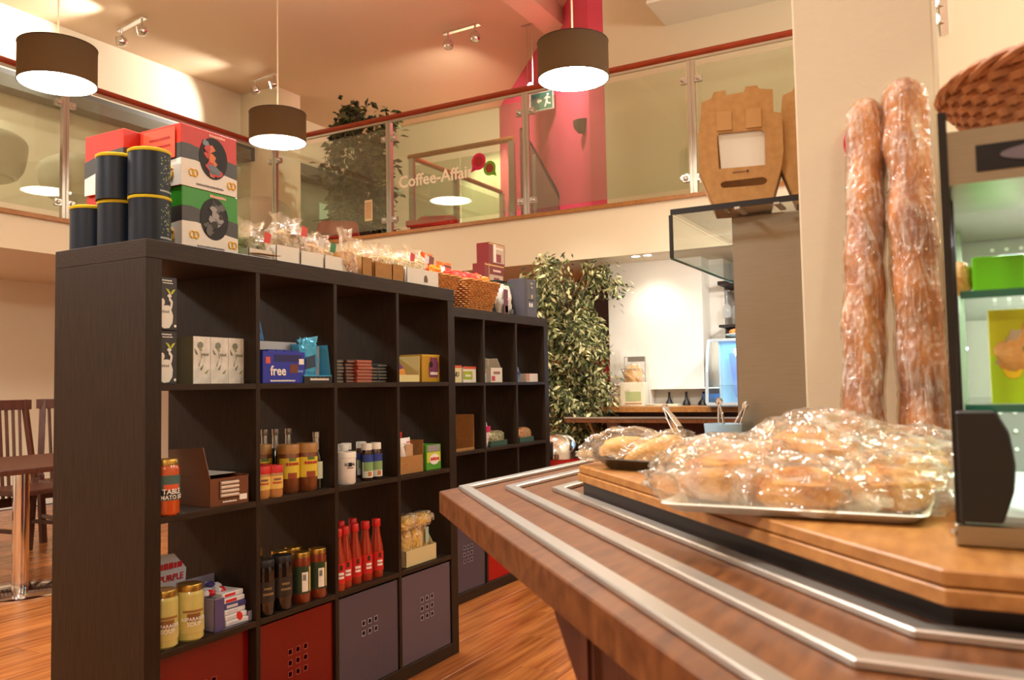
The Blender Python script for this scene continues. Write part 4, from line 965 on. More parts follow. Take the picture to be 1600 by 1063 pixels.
def pretzel(label, x, y, z, main, rz=0, plain=False):
    w_, d_, h_ = .205, .175, .178
    t = thing('pretzel_box', label, 'box', (x, y, z), rz)
    B().box(0, w_, 0, d_, 0, h_).make('box_body', main, t, bevel=.002)
    wb, dkc = C(222, 216, 206), C(62, 60, 58)
    for nm, lo, hi, mm, e in (('white_field', [(0, .0), (w_, .0), (w_, .052), (w_*.75, .058), (w_*.5, .072), (w_*.25, .08), (0, .078)], 0, wb, .0006),):
        decal(nm, lo, mm, t, 0, -.0001, 0, t=e)
    decal('dark_field', [(0, .078), (w_*.25, .08), (w_*.5, .072), (w_*.75, .058), (w_, .052), (w_, .098), (w_*.7, .106), (w_*.4, .116), (w_*.15, .124), (0, .122)], dkc, t, 0, -.0001, 0)
    decal('white_field', [(-d_, 0), (0, 0), (0, .078), (-d_*.5, .070), (-d_, .05)], wb, t, -.0001, 0, 0, 'side')
    decal('dark_field', [(-d_, .05), (-d_*.5, .070), (0, .078), (0, .122), (-d_*.5, .118), (-d_, .1)], dkc, t, -.0001, 0, 0, 'side')
    if plain: return t
    decal('window', circ(w_*.56, .098, .052, .062, 28), C(14, 12, 12, .6), t, 0, -.0012, 0)
    rr = random.Random(int(z*100))
    for k in range(16):
        cx, cz = w_*.56+rr.uniform(-.03, .03), .098+rr.uniform(-.042, .042)
        pl = [(cx+rr.uniform(.006, .02)*math.cos(a), cz+rr.uniform(.006, .018)*math.sin(a)) for a in [i*PI/3 for i in range(6)]]
        mm = ([C(186, 34, 24), C(214, 110, 40), C(60, 56, 56, .3)] if not main is GREENB else [C(90, 88, 90, .2), C(40, 38, 40, .2), C(150, 148, 150, .2)])[k % 3]
        decal('packet_in_window', pl, mm, t, 0, -.0018-.0001*k, 0)
    yw = C(226, 176, 40)
    for (cx, cz) in ((.042, .042), (w_-.022, .03)):
        for q in (-1, 1):
            b = B(); b.tube([(cx+q*.007+.008*math.cos(a), -.002, cz+.010*math.sin(a)) for a in [2*PI*i/12 for i in range(12)]], .0022, 5, True); b.make('pretzel_print', yw, t)
    for q in (-1, 1):
        b = B(); b.tube([(-.002, .055+q*.011+.012*math.cos(a), .04+.018*math.sin(a)) for a in [2*PI*i/12 for i in range(12)]], .003, 5, True); b.make('pretzel_print', yw, t)
    text(t, '~CHOCOLATE PRETZELS', .010, C(110, 104, 100), (w_*.5, -.0014, .012)); text(t, '~Pretzels', .013, C(240, 180, 160), (w_*.62, -.0014, .165))
    return t
REDB = C(196, 42, 22, .45); GREENB = C(46, 140, 30, .45)
t = pretzel('green, black and white pretzel box with oval window, under the red one', .150, .045, ZT, GREENB)
B().prism([(.1+.018*(1 if i % 2 == 0 else .42)*math.sin(i*PI/5), .098+.018*(1 if i % 2 == 0 else .42)*math.cos(i*PI/5)) for i in range(10)], 0, .001, Matrix.Translation((-.0012, 0, 0)) @ SIDE @ Matrix.Rotation(PI, 4, 'Y')).make('star_print', C(40, 140, 50), t)
t = pretzel('red, black and white pretzel box with oval window, stacked on the green one', .146, .045, ZT+.179, REDB)
t2 = thing('notice_sheet', 'orange-red printed sheet stuck on the side of the red pretzel box', 'notice', (.1455, .21, ZT+.179))
B().box(-.004, -.0026, -.145, -.01, .08, .17).make('paper', C(226, 78, 54), t2)
text(t2, '~SPECIAL OFFER', .012, C(150, 30, 24), (-.0045, -.08, .14), 'side'); text(t2, '~pretzels 2 for 1', .010, C(150, 30, 24), (-.0045, -.08, .118), 'side')
pretzel('red pretzel box behind the tins, turned with its plain end forward', .105, .232, ZT, REDB, plain=True)
pretzel('red pretzel box behind the others, upper one, plain end forward', .095, .225, ZT+.179, REDB, plain=True)

# cartons and clear bags along the top
def clear_bag(label, x, y, z, w, d, h, fill, fm, seed, rz=0, lean=0, tagc=None):
    t = thing('snack_bag', label, 'bag', (x, y, z), rz)
    b = blob(w/2*.86, d/2*.86, fill/2, .22, 6, seed, 18, 12, power=.8); b.v = [(a+lean*max(0, e+fill/2), c, e+fill/2+.004) for a, c, e in b.v]; b.make('snacks', fm, t)
    n, k = 20, 14; vs = []; fs = []; off = Vector((seed*3.7, seed*1.9, 0))
    for j in range(k+1):
        v = j/k
        thk = 1 if v < .45 else max(.05, 1-(v-.45)/.45)
        wd = 1.0 if v < .5 else (1-.25*min(1, (v-.5)/.3)+(.35*max(0, v-.8)/.2))
        for i in range(n):
            a = 2*PI*i/n; cx = math.copysign(abs(math.cos(a))**.7, math.cos(a)); cy = math.sin(a)
            q = noise.noise(Vector((cx*2.5, cy*2.5, v*5))+off)
            zz = v*h+(.02*noise.noise(Vector((cx*3, seed, 0))) if j == k else 0)
            vs.append((cx*w/2*wd*(1+.15*q)+lean*zz, cy*d/2*thk*(1+.35*q)+.01*math.sin(i*1.7)*v, zz+.002))
    for j in range(k):
        for i in range(n): fs.append((j*n+i, j*n+(i+1) % n, (j+1)*n+(i+1) % n, (j+1)*n+i))
    fs.append(tuple(range(n-1, -1, -1)))
    B().add(vs, fs).make('clear_bag', M['film_thin'], t)
    if tagc: B().prism([(-.014, 0), (.014, 0), (.02, .03), (-.008, .036)], 0, .001, Matrix.Translation((w*.2+lean*fill, -d/2*1.1, fill*.75)) @ FRONT).make('header_label', tagc, t)
    return t
def low_carton(label, x, y, w, d, h, m_, rz=0, pic=False, flap=False):
    t = thing('low_carton', label, 'box', (x, y, ZT), rz)
    b = B(); tk = .002
    b.box(0, w, 0, tk, 0, h); b.box(0, w, d-tk, d, 0, h*1.1); b.box(0, tk, 0, d, 0, h); b.box(w-tk, w, 0, d, 0, h); b.box(0, w, 0, d, 0, tk)
    b.make('carton_body', m_, t)
    if flap: B().prism([(0, 0), (w*.9, -.006), (w*1.05, -.03), (.02, -.02)], 0, .0015, Matrix.Translation((0, 0, h*.45))).make('flap', M['kraft'], t)
    if pic:
        decal('bear_print', [(.58*w-.012, .014), (.58*w+.012, .014), (.58*w+.014, .026), (.58*w+.006, .042), (.58*w-.006, .042), (.58*w-.012, .028)], C(96, 70, 44), t, 0, -.0003, 0)
    return t
low_carton('pale grey low carton beside the pretzel boxes with a torn kraft flap', .385, .030, .10, .12, .030, M['card_grey'], flap=True)
low_carton('white low carton, first of the row of three', .500, .030, .105, .13, .056, M['card_white'])
low_carton('white low carton, middle of the row of three', .610, .030, .11, .13, .052, M['card_white'])
low_carton('white low carton, right of the row of three', .726, .030, .115, .13, .052, M['card_white'])
low_carton('tall kraft carton between the white ones, nuts spilling beside it', .842, .040, .05, .10, .082, M['kraft'])
low_carton('short kraft carton at the centre of the shelf top', .932, .035, .058, .12, .072, M['kraft'])
low_carton('wide kraft carton left of the printed white one', 1.000, .030, .105, .12, .062, M['kraft'])
low_carton('narrow kraft carton touching the printed white one', 1.107, .030, .07, .12, .066, M['kraft'])
low_carton('white carton with a small animal print, last before the baskets', 1.185, .020, .22, .14, .064, M['card_white'], pic=True)
herb = mat('dried_herbs', (96, 100, 66), .8, rgb2=(150, 150, 104), scale=60, bump=1, bscale=80)
mush = mat('dried_mushrooms', (76, 52, 32), .7, rgb2=(190, 160, 110), scale=45, bump=1, bscale=60)
nuts = mat('mixed_nuts', (170, 96, 50), .6, rgb2=(216, 190, 150), scale=60, bump=1, bscale=70)
ric = mat('puffed_rice', (206, 186, 140), .7, rgb2=(232, 216, 180), scale=70, bump=1, bscale=80)
clear_bag('clear bag of grey-green dried herbs next to the pretzel boxes', .440, .085, ZT+.003, .12, .09, .125, .07, herb, 1, tagc=C(206, 60, 40))
clear_bag('clear bag with white label leaning behind the herbs', .49, .17, ZT, .12, .08, .135, .06, ric, 2, lean=-.1)
clear_bag('big clear bag of dark and pale dried mushrooms', .615, .10, ZT+.054, .15, .09, .120, .068, mush, 3, tagc=C(206, 70, 50), lean=.02)
clear_bag('clear bag of brown snacks right of the mushrooms', .715, .10, ZT+.052, .10, .08, .085, .038, nuts, 4, tagc=C(206, 200, 190))
clear_bag('clear bag with a green label over the right white carton', .785, .10, ZT+.05, .085, .07, .09, .03, nuts, 5, tagc=C(60, 130, 90))
clear_bag('tall clear bag of nuts leaning over the tall kraft carton', .86, .028, ZT+.002, .075, .03, .155, .075, nuts, 6, lean=-.22)
clear_bag('small clear bag inside the short kraft carton', .965, .10, ZT+.06, .09, .07, .09, .03, ric, 7)
clear_bag('clear bag of golden snacks over the wide kraft carton', 1.045, .09, ZT+.055, .10, .08, .085, .035, nuts, 8, lean=-.08)
clear_bag('clear bag of pale snacks over the narrow kraft carton', 1.13, .09, ZT+.055, .10, .08, .09, .045, ric, 9, lean=-.08)
clear_bag('clear bag of pale popcorn over the printed carton, left', 1.225, .09, ZT+.06, .12, .09, .08, .045, ric, 10, tagc=C(206, 60, 60))
clear_bag('clear bag of pale popcorn over the printed carton, right', 1.325, .09, ZT+.06, .12, .09, .10, .05, ric, 12, tagc=C(226, 220, 226))

# ------------------------------------------------------------------ wicker baskets on the rear unit
def wicker(name, label, loc, w0, d0, w1, d1, h, rz, rows, m_, cat='basket', strand=.0045, wave=34):
    t = thing(name, label, cat, loc, rz)
    def ring(s, r_):   # rounded rectangle perimeter param
        w_, d_ = w0+(w1-w0)*s, d0+(d1-d0)*s; pts = []
        for (cx, cy, a0) in ((1, 1, 0), (-1, 1, PI/2), (-1, -1, PI), (1, -1, 3*PI/2)):
            for k in range(4): a = a0+k*PI/6; pts.append(((w_/2-.025)*cx+.025*math.cos(a), (d_/2-.025)*cy+.025*math.sin(a)))
        return pts
    def resample(pts, n):
        P_ = [Vector(p) for p in pts]; P_.append(P_[0]); L = [0]
        for a, b_ in zip(P_[:-1], P_[1:]): L.append(L[-1]+(b_-a).length)
        out = []
        for i in range(n):
            s = L[-1]*i/n; j = max(k for k in range(len(L)) if L[k] <= s+1e-9); j = min(j, len(P_)-2)
            q = P_[j].lerp(P_[j+1], (s-L[j])/(L[j+1]-L[j]+1e-9)); d = (P_[j+1]-P_[j]).normalized(); out.append((q, Vector((d.y, -d.x))))
        return out
    b = B(); n = wave*2
    for r in range(rows):
        s = (r+.5)/rows; pts = resample(ring(s, 0), n)
        b.tube([(p.x+nn.x*.0028*(1 if (i+r) % 2 else -1), p.y+nn.y*.0028*(1 if (i+r) % 2 else -1), s*h) for i, (p, nn) in enumerate(pts)], h/rows*.56, 5, True)
    b.make('weave', m_, t)
    b = B(); A0 = resample(ring(0, 0), wave); A1 = resample(ring(1, 0), wave)
    for (p, _), (q, __) in zip(A0, A1): b.tube([(p.x, p.y, 0), (q.x, q.y, h)], strand*.5, 5)
    b.make('stakes', m_, t)
    A1 = resample(ring(1, 0), 60)
    b = B()
    for ph in (0, 1): b.tube([(p.x+nn.x*.004*math.cos(i*.9+ph*PI), p.y+nn.y*.004*math.cos(i*.9+ph*PI), h+.004*math.sin(i*.9+ph*PI)) for i, (p, nn) in enumerate(A1)], .005, 6, True)
    b.make('braided_rim', m_, t)
    B().box(-w0/2+.01, w0/2-.01, -d0/2+.01, d0/2-.01, 0, .006).make('basket_floor', m_, t)
    return t
W1 = wicker('wicker_basket', 'golden wicker basket on the rear unit, left one behind the cartons', (2.10, .60, ZT), .20, .24, .30, .32, .165, -.05, 15, M['wicker'])
W2 = wicker('wicker_basket', 'golden wicker basket on the rear unit, right one beside the red boxes', (2.50, .60, ZT), .24, .24, .34, .32, .168, -.05, 15, M['wicker'])
orp = [C(226, 84, 46, .3), C(236, 128, 40, .3), C(226, 216, 196, .3), C(214, 60, 50, .3)]
opos = [(1.98, .52, .150), (2.06, .50, .150), (2.13, .52, .155), (2.19, .50, .15), (2.02, .60, .18), (2.1, .62, .17), (2.2, .6, .16),
        (2.40, .50, .15), (2.47, .50, .15), (2.54, .50, .145), (2.60, .52, .145), (2.43, .60, .17), (2.5, .62, .17), (2.6, .6, .155)]
for k, (x, y, z) in enumerate(opos):
    side = 'left' if k < 7 else 'right'
    colr = ['orange-red', 'orange', 'white', 'red'][k % 4]
    q = thing('sweet_packet', '%s crinkled packet in the %s wicker basket, %s' % (colr, side, ['front left', 'front, second from the left', 'front, third from the left', 'front right', 'top left', 'top middle', 'top right'][k % 7]), 'packet', (x, y, ZT+z-.005), k*1.3, 'packets in the %s wicker basket' % side)
    b = blob(.055, .036, .038, .35, 3, k, 14, 9, power=.7); b.v = [(a, c, e+.03) for a, c, e in b.v]; b.make('wrapper', orp[k % 4], q)
for k, (x, y, z, lb, rz) in enumerate(((2.05, .52, .125, 'orange and brown packet standing upright in the left wicker basket, left one', .1), (2.22, .53, .10, 'orange packet with flared top standing in the left wicker basket, right one', -.1))):
    q = thing('snack_bag', lb, 'bag', (x, y, ZT+z), rz)
    n = 14; vs = []; fs = []
    H_ = .15
    for j in range(9):
        v = j/8; wd = .05*(1-.3*math.sin(v*PI)+.25*v*v); th = .03*(1-v)+.004
        for i in range(n):
            a = 2*PI*i/n; vs.append((wd*math.cos(a), th*math.sin(a)+.006*math.sin(i*2.1)*v, v*H_))
    for j in range(8):
        for i in range(n): fs.append((j*n+i, j*n+(i+1) % n, (j+1)*n+(i+1) % n, (j+1)*n+i))
    fs.append(tuple(range(n-1, -1, -1)))
    B().add(vs, fs).make('wrapper', C(230, 96, 30, .3), q)
    B().prism([(-.035, .1), (.02, .1), (.03, .16), (-.03, .165)], 0, .001, Matrix.Translation((0, -.024, -.03)) @ FRONT).make('picture_print', C(110, 50, 36), q)
    B().prism([(-.03, .03), (.03, .03), (.03, .08), (-.03, .08)], 0, .001, Matrix.Translation((0, -.034, .0)) @ FRONT).make('picture_print', C(206, 40, 40), q)
# red boxes stacked behind the right basket
rdb = C(112, 34, 34, .4)
X, Y = 2.60, .74
for k, (w_, h_, dx, lb) in enumerate(((.125, .17, .0, 'dark red picture box at the bottom of the stack behind the right basket'), (.16, .165, -.03, 'dark red picture box, middle one of the stack behind the right basket'), (.13, .13, .02, 'small red and white picture box on top of the stack'))):
    z = ZT+sum((.17, .165)[:k])
    t = carton('picture_box', lb, 2.86+dx, .64, z, w_+.05, .09, h_, rdb, rz=-.05, panels=(('gold_line', 'front', 0, 1, .92, .96, C(206, 160, 90)), ('picture', 'front', .25, .95, .08, .6 if k < 2 else .9, C(176, 150, 126)), ('red_patch', 'front', .45, .75, .12, .5, C(126, 46, 50)), ('white_strip', 'front', .3, .42, .1, .95, C(220, 200, 186)) if k == 2 else ('gold_edge', 'front', .2, .22, 0, 1, C(196, 150, 80))), words=(('~Coffee', 'front', .6, .75, .022, C(230, 190, 170)),))
t = pouch('coffee_bag', 'white and purple coffee bag standing beside the right basket', 2.80, .50, ZT, .13, .07, .19, C(220, 214, 202, .4), seed=21, patch=(('purple_side', -.98, -.2, .02, .8, C(110, 56, 70)), ('orange_print', -.7, -.2, .1, .3, C(196, 110, 50)), ('green_top', -.9, .9, .92, .99, C(60, 90, 70)), ('barcode', .3, .8, .08, .22, C(90, 90, 90))))
t = carton('gift_box', 'tall dark grey box with pale emblem at the end of the rear unit', 2.915, .425, ZT, .165, .11, .232, C(74, 70, 78, .45), rz=TB, panels=(('label_panel', 'front', .25, .9, .03, .97, C(92, 90, 98)), ('cup_print', 'front', .38, .48, .28, .38, W_), ('cup_print', 'front', .54, .64, .28, .38, W_), ('gold_print', 'front', .55, .65, .5, .6, C(206, 180, 90)), ('text_print', 'front', .3, .75, .44, .47, C(30, 26, 30))))
decal('emblem_ring', circ(.095, .195, .019, n=18), C(160, 156, 136), t, 0, -.0022, 0); text(t, '~CHAI', .02, C(70, 66, 70), (.095, -.0034, .195))
carton('gift_box', 'tall black box behind the grey one, mostly hidden', 2.84, .56, ZT, .12, .1, .225, C(28, 30, 30))
# ------------------------------------------------------------------ serving counter
S = .86
def inter(p, d, q, e):
    den = d[0]*e[1]-d[1]*e[0]; t = ((q[0]-p[0])*e[1]-(q[1]-p[1])*e[0])/den
    return (p[0]+d[0]*t, p[1]+d[1]*t)
def offs(L, R, w, xe, ye):
    """inward parallel of the bent edge far end - L - R - right end"""
    d = Vector((R[0]-L[0], R[1]-L[1])).normalized(); n = (-d.y, d.x)
    if n[0] < 0: n = (-n[0], -n[1])
    A_ = inter((L[0]+n[0]*w, L[1]+n[1]*w), d, (0, L[1]-w), (1, 0))
    B_ = inter((L[0]+n[0]*w, L[1]+n[1]*w), d, (R[0]+w, 0), (0, 1))
    return [(xe, L[1]-w), A_, B_, (R[0]+w, ye)]
def band(L, R, w, z0, z1, xe, ye):
    o = [(xe, L[1]), L, R, (R[0], ye)]; i = offs(L, R, w, xe, ye)
    return B().prism(o+i[::-1], z0, z1)
ct = thing('serving_counter', 'brown veneered serving counter with metal strip tray slide in the foreground', 'counter', (0, 0, 0))
XE, YE = .80, -3.3
NOTCH = [(.19, YE), (.19, -1.603), (XE, -1.603)]     # the counter stops at the pillar
F_L, F_R = (.06, -.873), (-.90, -1.777)
b = B(); b.prism([(XE, F_L[1]), F_L, F_R, (F_R[0], YE)]+NOTCH, S-.046, S); b.make('tray_slide', M['counterwood'], ct, bevel=.002)
rails = [((.098, -.898), (-.862, -1.775)), ((.136, -.992), (-.752, -1.800)), ((.147, -1.100), (-.650, -1.836))]
for L_, R_ in rails: band(L_, R_, .025, S, S+.009, XE, YE)  .make('metal_strip', M['steel_strip'], ct, bevel=.002)
PLI_L, PLI_R = (.088, -1.200), (-.60, -1.866)
b = B(); b.prism([(XE, PLI_L[1]), PLI_L, PLI_R, (PLI_R[0], YE)]+NOTCH, S, .889); b.make('plinth', M['plinth'], ct)
P_L, P_R = (.108, -1.178), (-.645, -1.862)
b = B(); b.prism([(XE, P_L[1]), P_L, P_R, (P_R[0], YE)]+NOTCH, .889, .904); b.make('lower_platform_board', M['topwood'], ct, bevel=.0015)
pt = B().prism([(XE, P_L[1]-.003), (P_L[0]+.002, P_L[1]-.003), (P_R[0]+.003, P_R[1]+.001), (P_R[0]+.003, YE)]+NOTCH, .905, .92); pt.make('upper_platform_board', M['topwood'], ct, bevel=.002)
# body: front panels under the slide
b = B(); b.prism([(XE-.05, -1.22), (.12, -1.22), (-.30, -1.62), (-.56, -1.87), (-.60, -1.87), (-.60, YE), (.185, YE), (.185, -1.60), (XE-.05, -1.60)], 0, S-.046); b.make('counter_body', M['counterwood'], ct)
b = B(); b.prism([(-.615, -1.515), (-.60, -1.50), (-.33, -1.73), (-.345, -1.745)], 0, S-.046); b.make('end_panel', M['darkwood'], ct)
b = B(); b.prism([(-.615, -1.530), (-.865, -1.765), (-.865, YE), (-.60, YE), (-.60, -1.86)], .0, S-.046); b.make('front_panel', M['darkwood'], ct)
b = B(); b.add([(-.62, -1.525, S-.046), (-.50, -1.42, S-.046), (-.50, -1.42, S-.06), (-.62, -1.525, S-.15), (-.61, -1.545, S-.046), (-.49, -1.44, S-.046), (-.49, -1.44, S-.06), (-.61, -1.545, S-.15)],
             [(0, 1, 2, 3), (4, 7, 6, 5), (0, 4, 5, 1), (1, 5, 6, 2), (2, 6, 7, 3), (3, 7, 4, 0)]); b.make('support_bracket', M['darkwood'], ct)
B().box(-.012, .012, -.003, .003, 0, .05, Matrix.Translation((-.628, -1.528, .70)) @ Matrix.Rotation(math.radians(43), 4, 'Z')).make('metal_bracket', M['satin'], ct)

# ------------------------------------------------------------------ trays and bagged bread
ZP = .9205
def tray(label, loc, rz, w, d, h, m_, rim=.02, tk=.002):
    t = thing('serving_tray', label, 'tray', loc, rz)
    b = B(); r_ = .02
    def ringp(o, z): 
        pts = []
        for (cx, cy, a0) in ((1, 1, 0), (0, 1, PI/2), (0, 0, PI), (1, 0, 3*PI/2)):
            for k in range(5): a = a0+k*PI/8; pts.append((((w+o-r_) if cx else (r_-o))+r_*math.cos(a), ((d+o-r_) if cy else (r_-o))+r_*math.sin(a), z))
        return pts
    rg = [ringp(-rim, 0), ringp(-rim*.35, h*.8), ringp(0, h), ringp(.002, h-tk), ringp(-rim*.3, h*.8-tk), ringp(-rim, -.0)]
    rg[0] = [(x, y, tk) for x, y, z in rg[0]]
    n = len(rg[0]); vs = [p for q in rg for p in q]; fs = [(j*n+i, j*n+(i+1) % n, (j+1)*n+(i+1) % n, (j+1)*n+i) for j in range(5) for i in range(n)]
    fs.append(tuple(range(n))); fs.append(tuple(5*n+i for i in range(n-1, -1, -1)))
    b.add(vs, fs); b.make('tray_body', m_, t, smooth=True)
    return t
tray('black metal tray with three bagged rolls at the far corner of the counter', (.045, -1.235, ZP), -1.84, .34, .40, .022, mat('black_tray', (22, 22, 24), .2, coat=.6, spec=.6))
tray('white enamelled tray heaped with bagged pastries, overhanging the counter edge', (-.43, -1.535, ZP+.001), -PI/2, .305, .36, .012, mat('white_enamel', (214, 208, 194), .25), rim=.012)
def bagged(label, loc, rz, sx, sy, sz, m_, seed, tilt=0, bag=1.42, cat='pastry', group=None, tail=None):
    t = thing('bagged_pastry', label, cat, loc, rz)
    t.rotation_euler = (0, tilt, rz)
    b = blob(sx, sy, sz, .16, 3.2, seed, 30, 18, flat=.75, power=.85); b.v = [(x, y, z+sz*.78) for x, y, z in b.v]
    b.make('bread', m_, t, smooth=True)
    # crumpled bag: a pillow with folds that gather towards flared corners
    n, k = 44, 24; vs = []; fs = []; off = Vector((seed*3.3, seed*1.7, seed*.7))
    for j in range(k+1):
        th = PI*j/k
        for i in range(n):
            ph = 2*PI*i/n
            d = Vector((math.sin(th)*math.cos(ph), math.sin(th)*math.sin(ph), math.cos(th)))
            fold = 1-2*abs(noise.noise(Vector((d.x*1.6, d.y*3.2, d.z*3.2))+off)); f2 = noise.noise(d*6+off)
            q = Vector([math.copysign(abs(c)**.75, c) for c in d])
            r_ = bag*(1+.20*(fold-.6)+.07*f2+.05*abs(noise.noise(d*5-off)))
            cor = abs(math.cos(ph))**8*math.sin(th)**3
            x, y, z = q.x*sx*r_*(1+.22*cor), q.y*sy*r_*(1+.06*math.sin(ph*7)), q.z*sz*r_*1.12*(1-.3*cor)
            if z < -sz*.8: z = -sz*.8+.001*f2
            vs.append((x, y, z+sz*.8))
    for j in range(k):
        for i in range(n): fs.append((j*n+i, j*n+(i+1) % n, (j+1)*n+(i+1) % n, (j+1)*n+i))
    B().add(vs, fs).make('plastic_bag', M['film'], t, smooth=True)
    # gathered open end of the bag
    b = B(); L = tail or sx*.5; m = 9; vs = []; fs = []
    for i in range(m):
        a = (i/(m-1)-.5)*1.8; zz = .004+sz*.5*(1+.6*math.sin(i*2.3))
        vs += [(-sx*bag*.92, sy*.55*math.sin(a), sz*.7+.01*math.sin(i*1.9)), (-sx*bag-L*(.8+.3*math.sin(i*1.7)), sy*1.15*math.sin(a), max(.002, zz))]
    for i in range(m-1): fs.append((2*i, 2*i+1, 2*i+3, 2*i+2))
    b.add(vs, fs); b.make('bag_end', M['film'], t)
    return t
bp_ = M['bread']; bq_ = M['bread_pale']
zt_ = ZP+.005
bagged('large bagged pastry at the left front of the white tray', (-.315, -1.600, zt_), -1.35+PI, .068, .050, .034, bp_, 1, tail=.02)
bagged('bagged pastry at the middle front of the white tray with bright highlights', (-.372, -1.700, zt_), -1.75+PI, .056, .040, .028, bp_, 2)
bagged('bagged pastry at the right front corner of the white tray', (-.345, -1.792, zt_), -1.2, .052, .042, .029, bp_, 3, tail=.015)
bagged('bagged pastry in the second row behind the large left one', (-.20, -1.590, zt_), -1.2, .062, .045, .032, bp_, 4)
bagged('bagged pastry in the second row at the centre of the heap', (-.255, -1.690, zt_+.03), -1.7, .06, .044, .030, bp_, 5, .1)
bagged('bagged pastry lying at the right back of the heap', (-.235, -1.795, zt_+.012), -1.3, .064, .046, .030, bp_, 6)
bagged('bagged pastry on top of the heap below the left baguette', (-.14, -1.690, zt_+.042), -1.6, .062, .046, .030, bp_, 7)
bagged('bagged pastry at the far right of the heap below the right baguette', (-.115, -1.792, zt_+.010), -1.4, .06, .044, .034, bq_, 8)
bagged('bagged pastry in the last row, tucked behind the left of the heap', (-.06, -1.560, ZP), -1.2, .06, .042, .032, bp_, 10)
bagged('small bagged roll beside the steel post base', (.22, -1.560, ZP), -1.2, .060, .045, .028, mat('dark_crust', (120, 60, 32), .5, rgb2=(206, 150, 90), scale=40, bump=.4), 11)
bagged('bagged croissant at the left end of the black tray', (.155, -1.270, ZP+.006), -1.1, .055, .038, .028, bq_, 12)
bagged('bagged long roll leaning in the middle of the black tray', (.125, -1.345, ZP+.008), -1.0, .060, .026, .026, bq_, 13, -.32, bag=1.2)
bagged('bagged long roll at the right end of the black tray', (.085, -1.440, ZP+.008), -1.1, .058, .027, .025, bq_, 14, -.3, bag=1.2)

# ------------------------------------------------------------------ baguettes
def baguette(label, p0, p1, r, seed, bow):
    p0, p1 = Vector(p0), Vector(p1)
    t = thing('wrapped_baguette', label, 'bread', p0)
    ax = (p1-p0); L = ax.length; Q = ax.to_track_quat('Z', 'Y').to_matrix().to_4x4()
    off = Vector((seed*3.1, 0, seed))
    def surf(dr, amp, fine):
        n, k = 28, 80; vs = []; fs = []
        for j in range(k+1):
            v = j/k
            e = min(1, math.sqrt(max(0, 1-(1-min(v, .07)/.07)**2))) if v < .07 else (math.sqrt(max(0, 1-((v-.93)/.07)**2)) if v > .93 else 1)
            for i in range(n):
                a = 2*PI*i/n
                lob = .05*math.sin(v*L*52+a+seed)  # slashes wind round the loaf
                rr = (r*(1+lob+amp*noise.noise(Vector((math.cos(a)*1.5, math.sin(a)*1.5, v*9))+off))+dr)*max(e, .02)
                if fine: rr += .0016*abs(math.sin(a*3+v*95+4*noise.noise(Vector((math.cos(a), math.sin(a), v*6))+off)))+.0012*noise.noise(Vector((math.cos(a)*4, math.sin(a)*4, v*40))+off)
                cx = bow*math.sin(v*PI*1.6+seed)
                vs.append(Q @ Vector((rr*math.cos(a), cx+rr*math.sin(a), v*L)))
        for j in range(k):
            for i in range(n): fs.append((j*n+i, j*n+(i+1) % n, (j+1)*n+(i+1) % n, (j+1)*n+i))
        return B().add(vs, fs)
    surf(0, .14, False).make('loaf', M['baguette'], t, smooth=True)
    surf(.0022, .14, True).make('cling_film', M['film_fine'], t)
baguette('tall baguette in cling film leaning on the cream pillar, left one', (.03, -1.728, ZP+.012), (.145, -1.742, 1.585), .0315, 1, .006)
baguette('tall baguette in cling film leaning on the cream pillar, right and taller one', (.03, -1.822, ZP+.012), (.145, -1.803, 1.607), .0355, 4, .006)
t = thing('red_sign', 'round red sign on the pillar peeping out behind the baguettes', 'sign', (.197, -1.741, 1.52))
B().lathe([(.044, -.0), (.044, .006), (0, .007)], 36, T=Matrix.Rotation(-PI/2, 4, 'Y')).make('disc', C(206, 26, 50), t)
t = thing('glare_tube', 'glowing tube added for warm lamp glare on the pillar side next to the right baguette', 'lamp', (.30, -1.859, 1.27))
B().cyl(0, 0, 0, .15, .0055, 12).make('tube', mat('warm_glare', (255, 240, 190), .5, emit=(255, 232, 160), estr=14), t)  # glowing stand-in for the reflection of a lamp beside the pillar
B().box(-.004, .012, .002, .0065, -.01, .16).make('tube_back', M['satin'], t)
# ------------------------------------------------------------------ steel post with glass shelf
t = thing('steel_post', 'wide brushed steel post standing on the counter left of the pillar', 'post', (.50, -1.488, ZP))
B().box(0, .06, -.079, .079, .0, .548).make('post_panel', M['steel'], t, bevel=.003)
B().box(-.002, .07, -.088, -.081, 0, .548).make('chrome_edge', M['chrome'], t)
B().box(-.02, .09, -.095, .095, 0, .012).make('foot_plate', M['steel'], t, bevel=.002)
t = thing('glass_canopy', 'glass shelf with dark edges and a hanging glass side, on the steel post', 'shelf', (.45, -1.488, 1.47))
B().box(-.05, .50, -.16, .19, 0, .010).make('glass_top', M['glass_clear'], t)
B().box(-.053, -.05, -.16, .193, -.001, .012).make('dark_edge', M['black'], t)
B().box(-.05, .50, .19, .196, -.100, -.001).make('glass_side', M['glass_clear'], t)
B().box(-.053, -.047, .189, .197, -.100, -.001).make('dark_edge', M['black'], t)
B().box(-.05, .50, .19, .196, -.103, -.100).make('green_edge', M['glass_green'], t)
for yy in (-.045, .04): B().box(-.056, .02, yy-.006, yy+.006, -.005, .0).make('clamp', M['satin'], t)
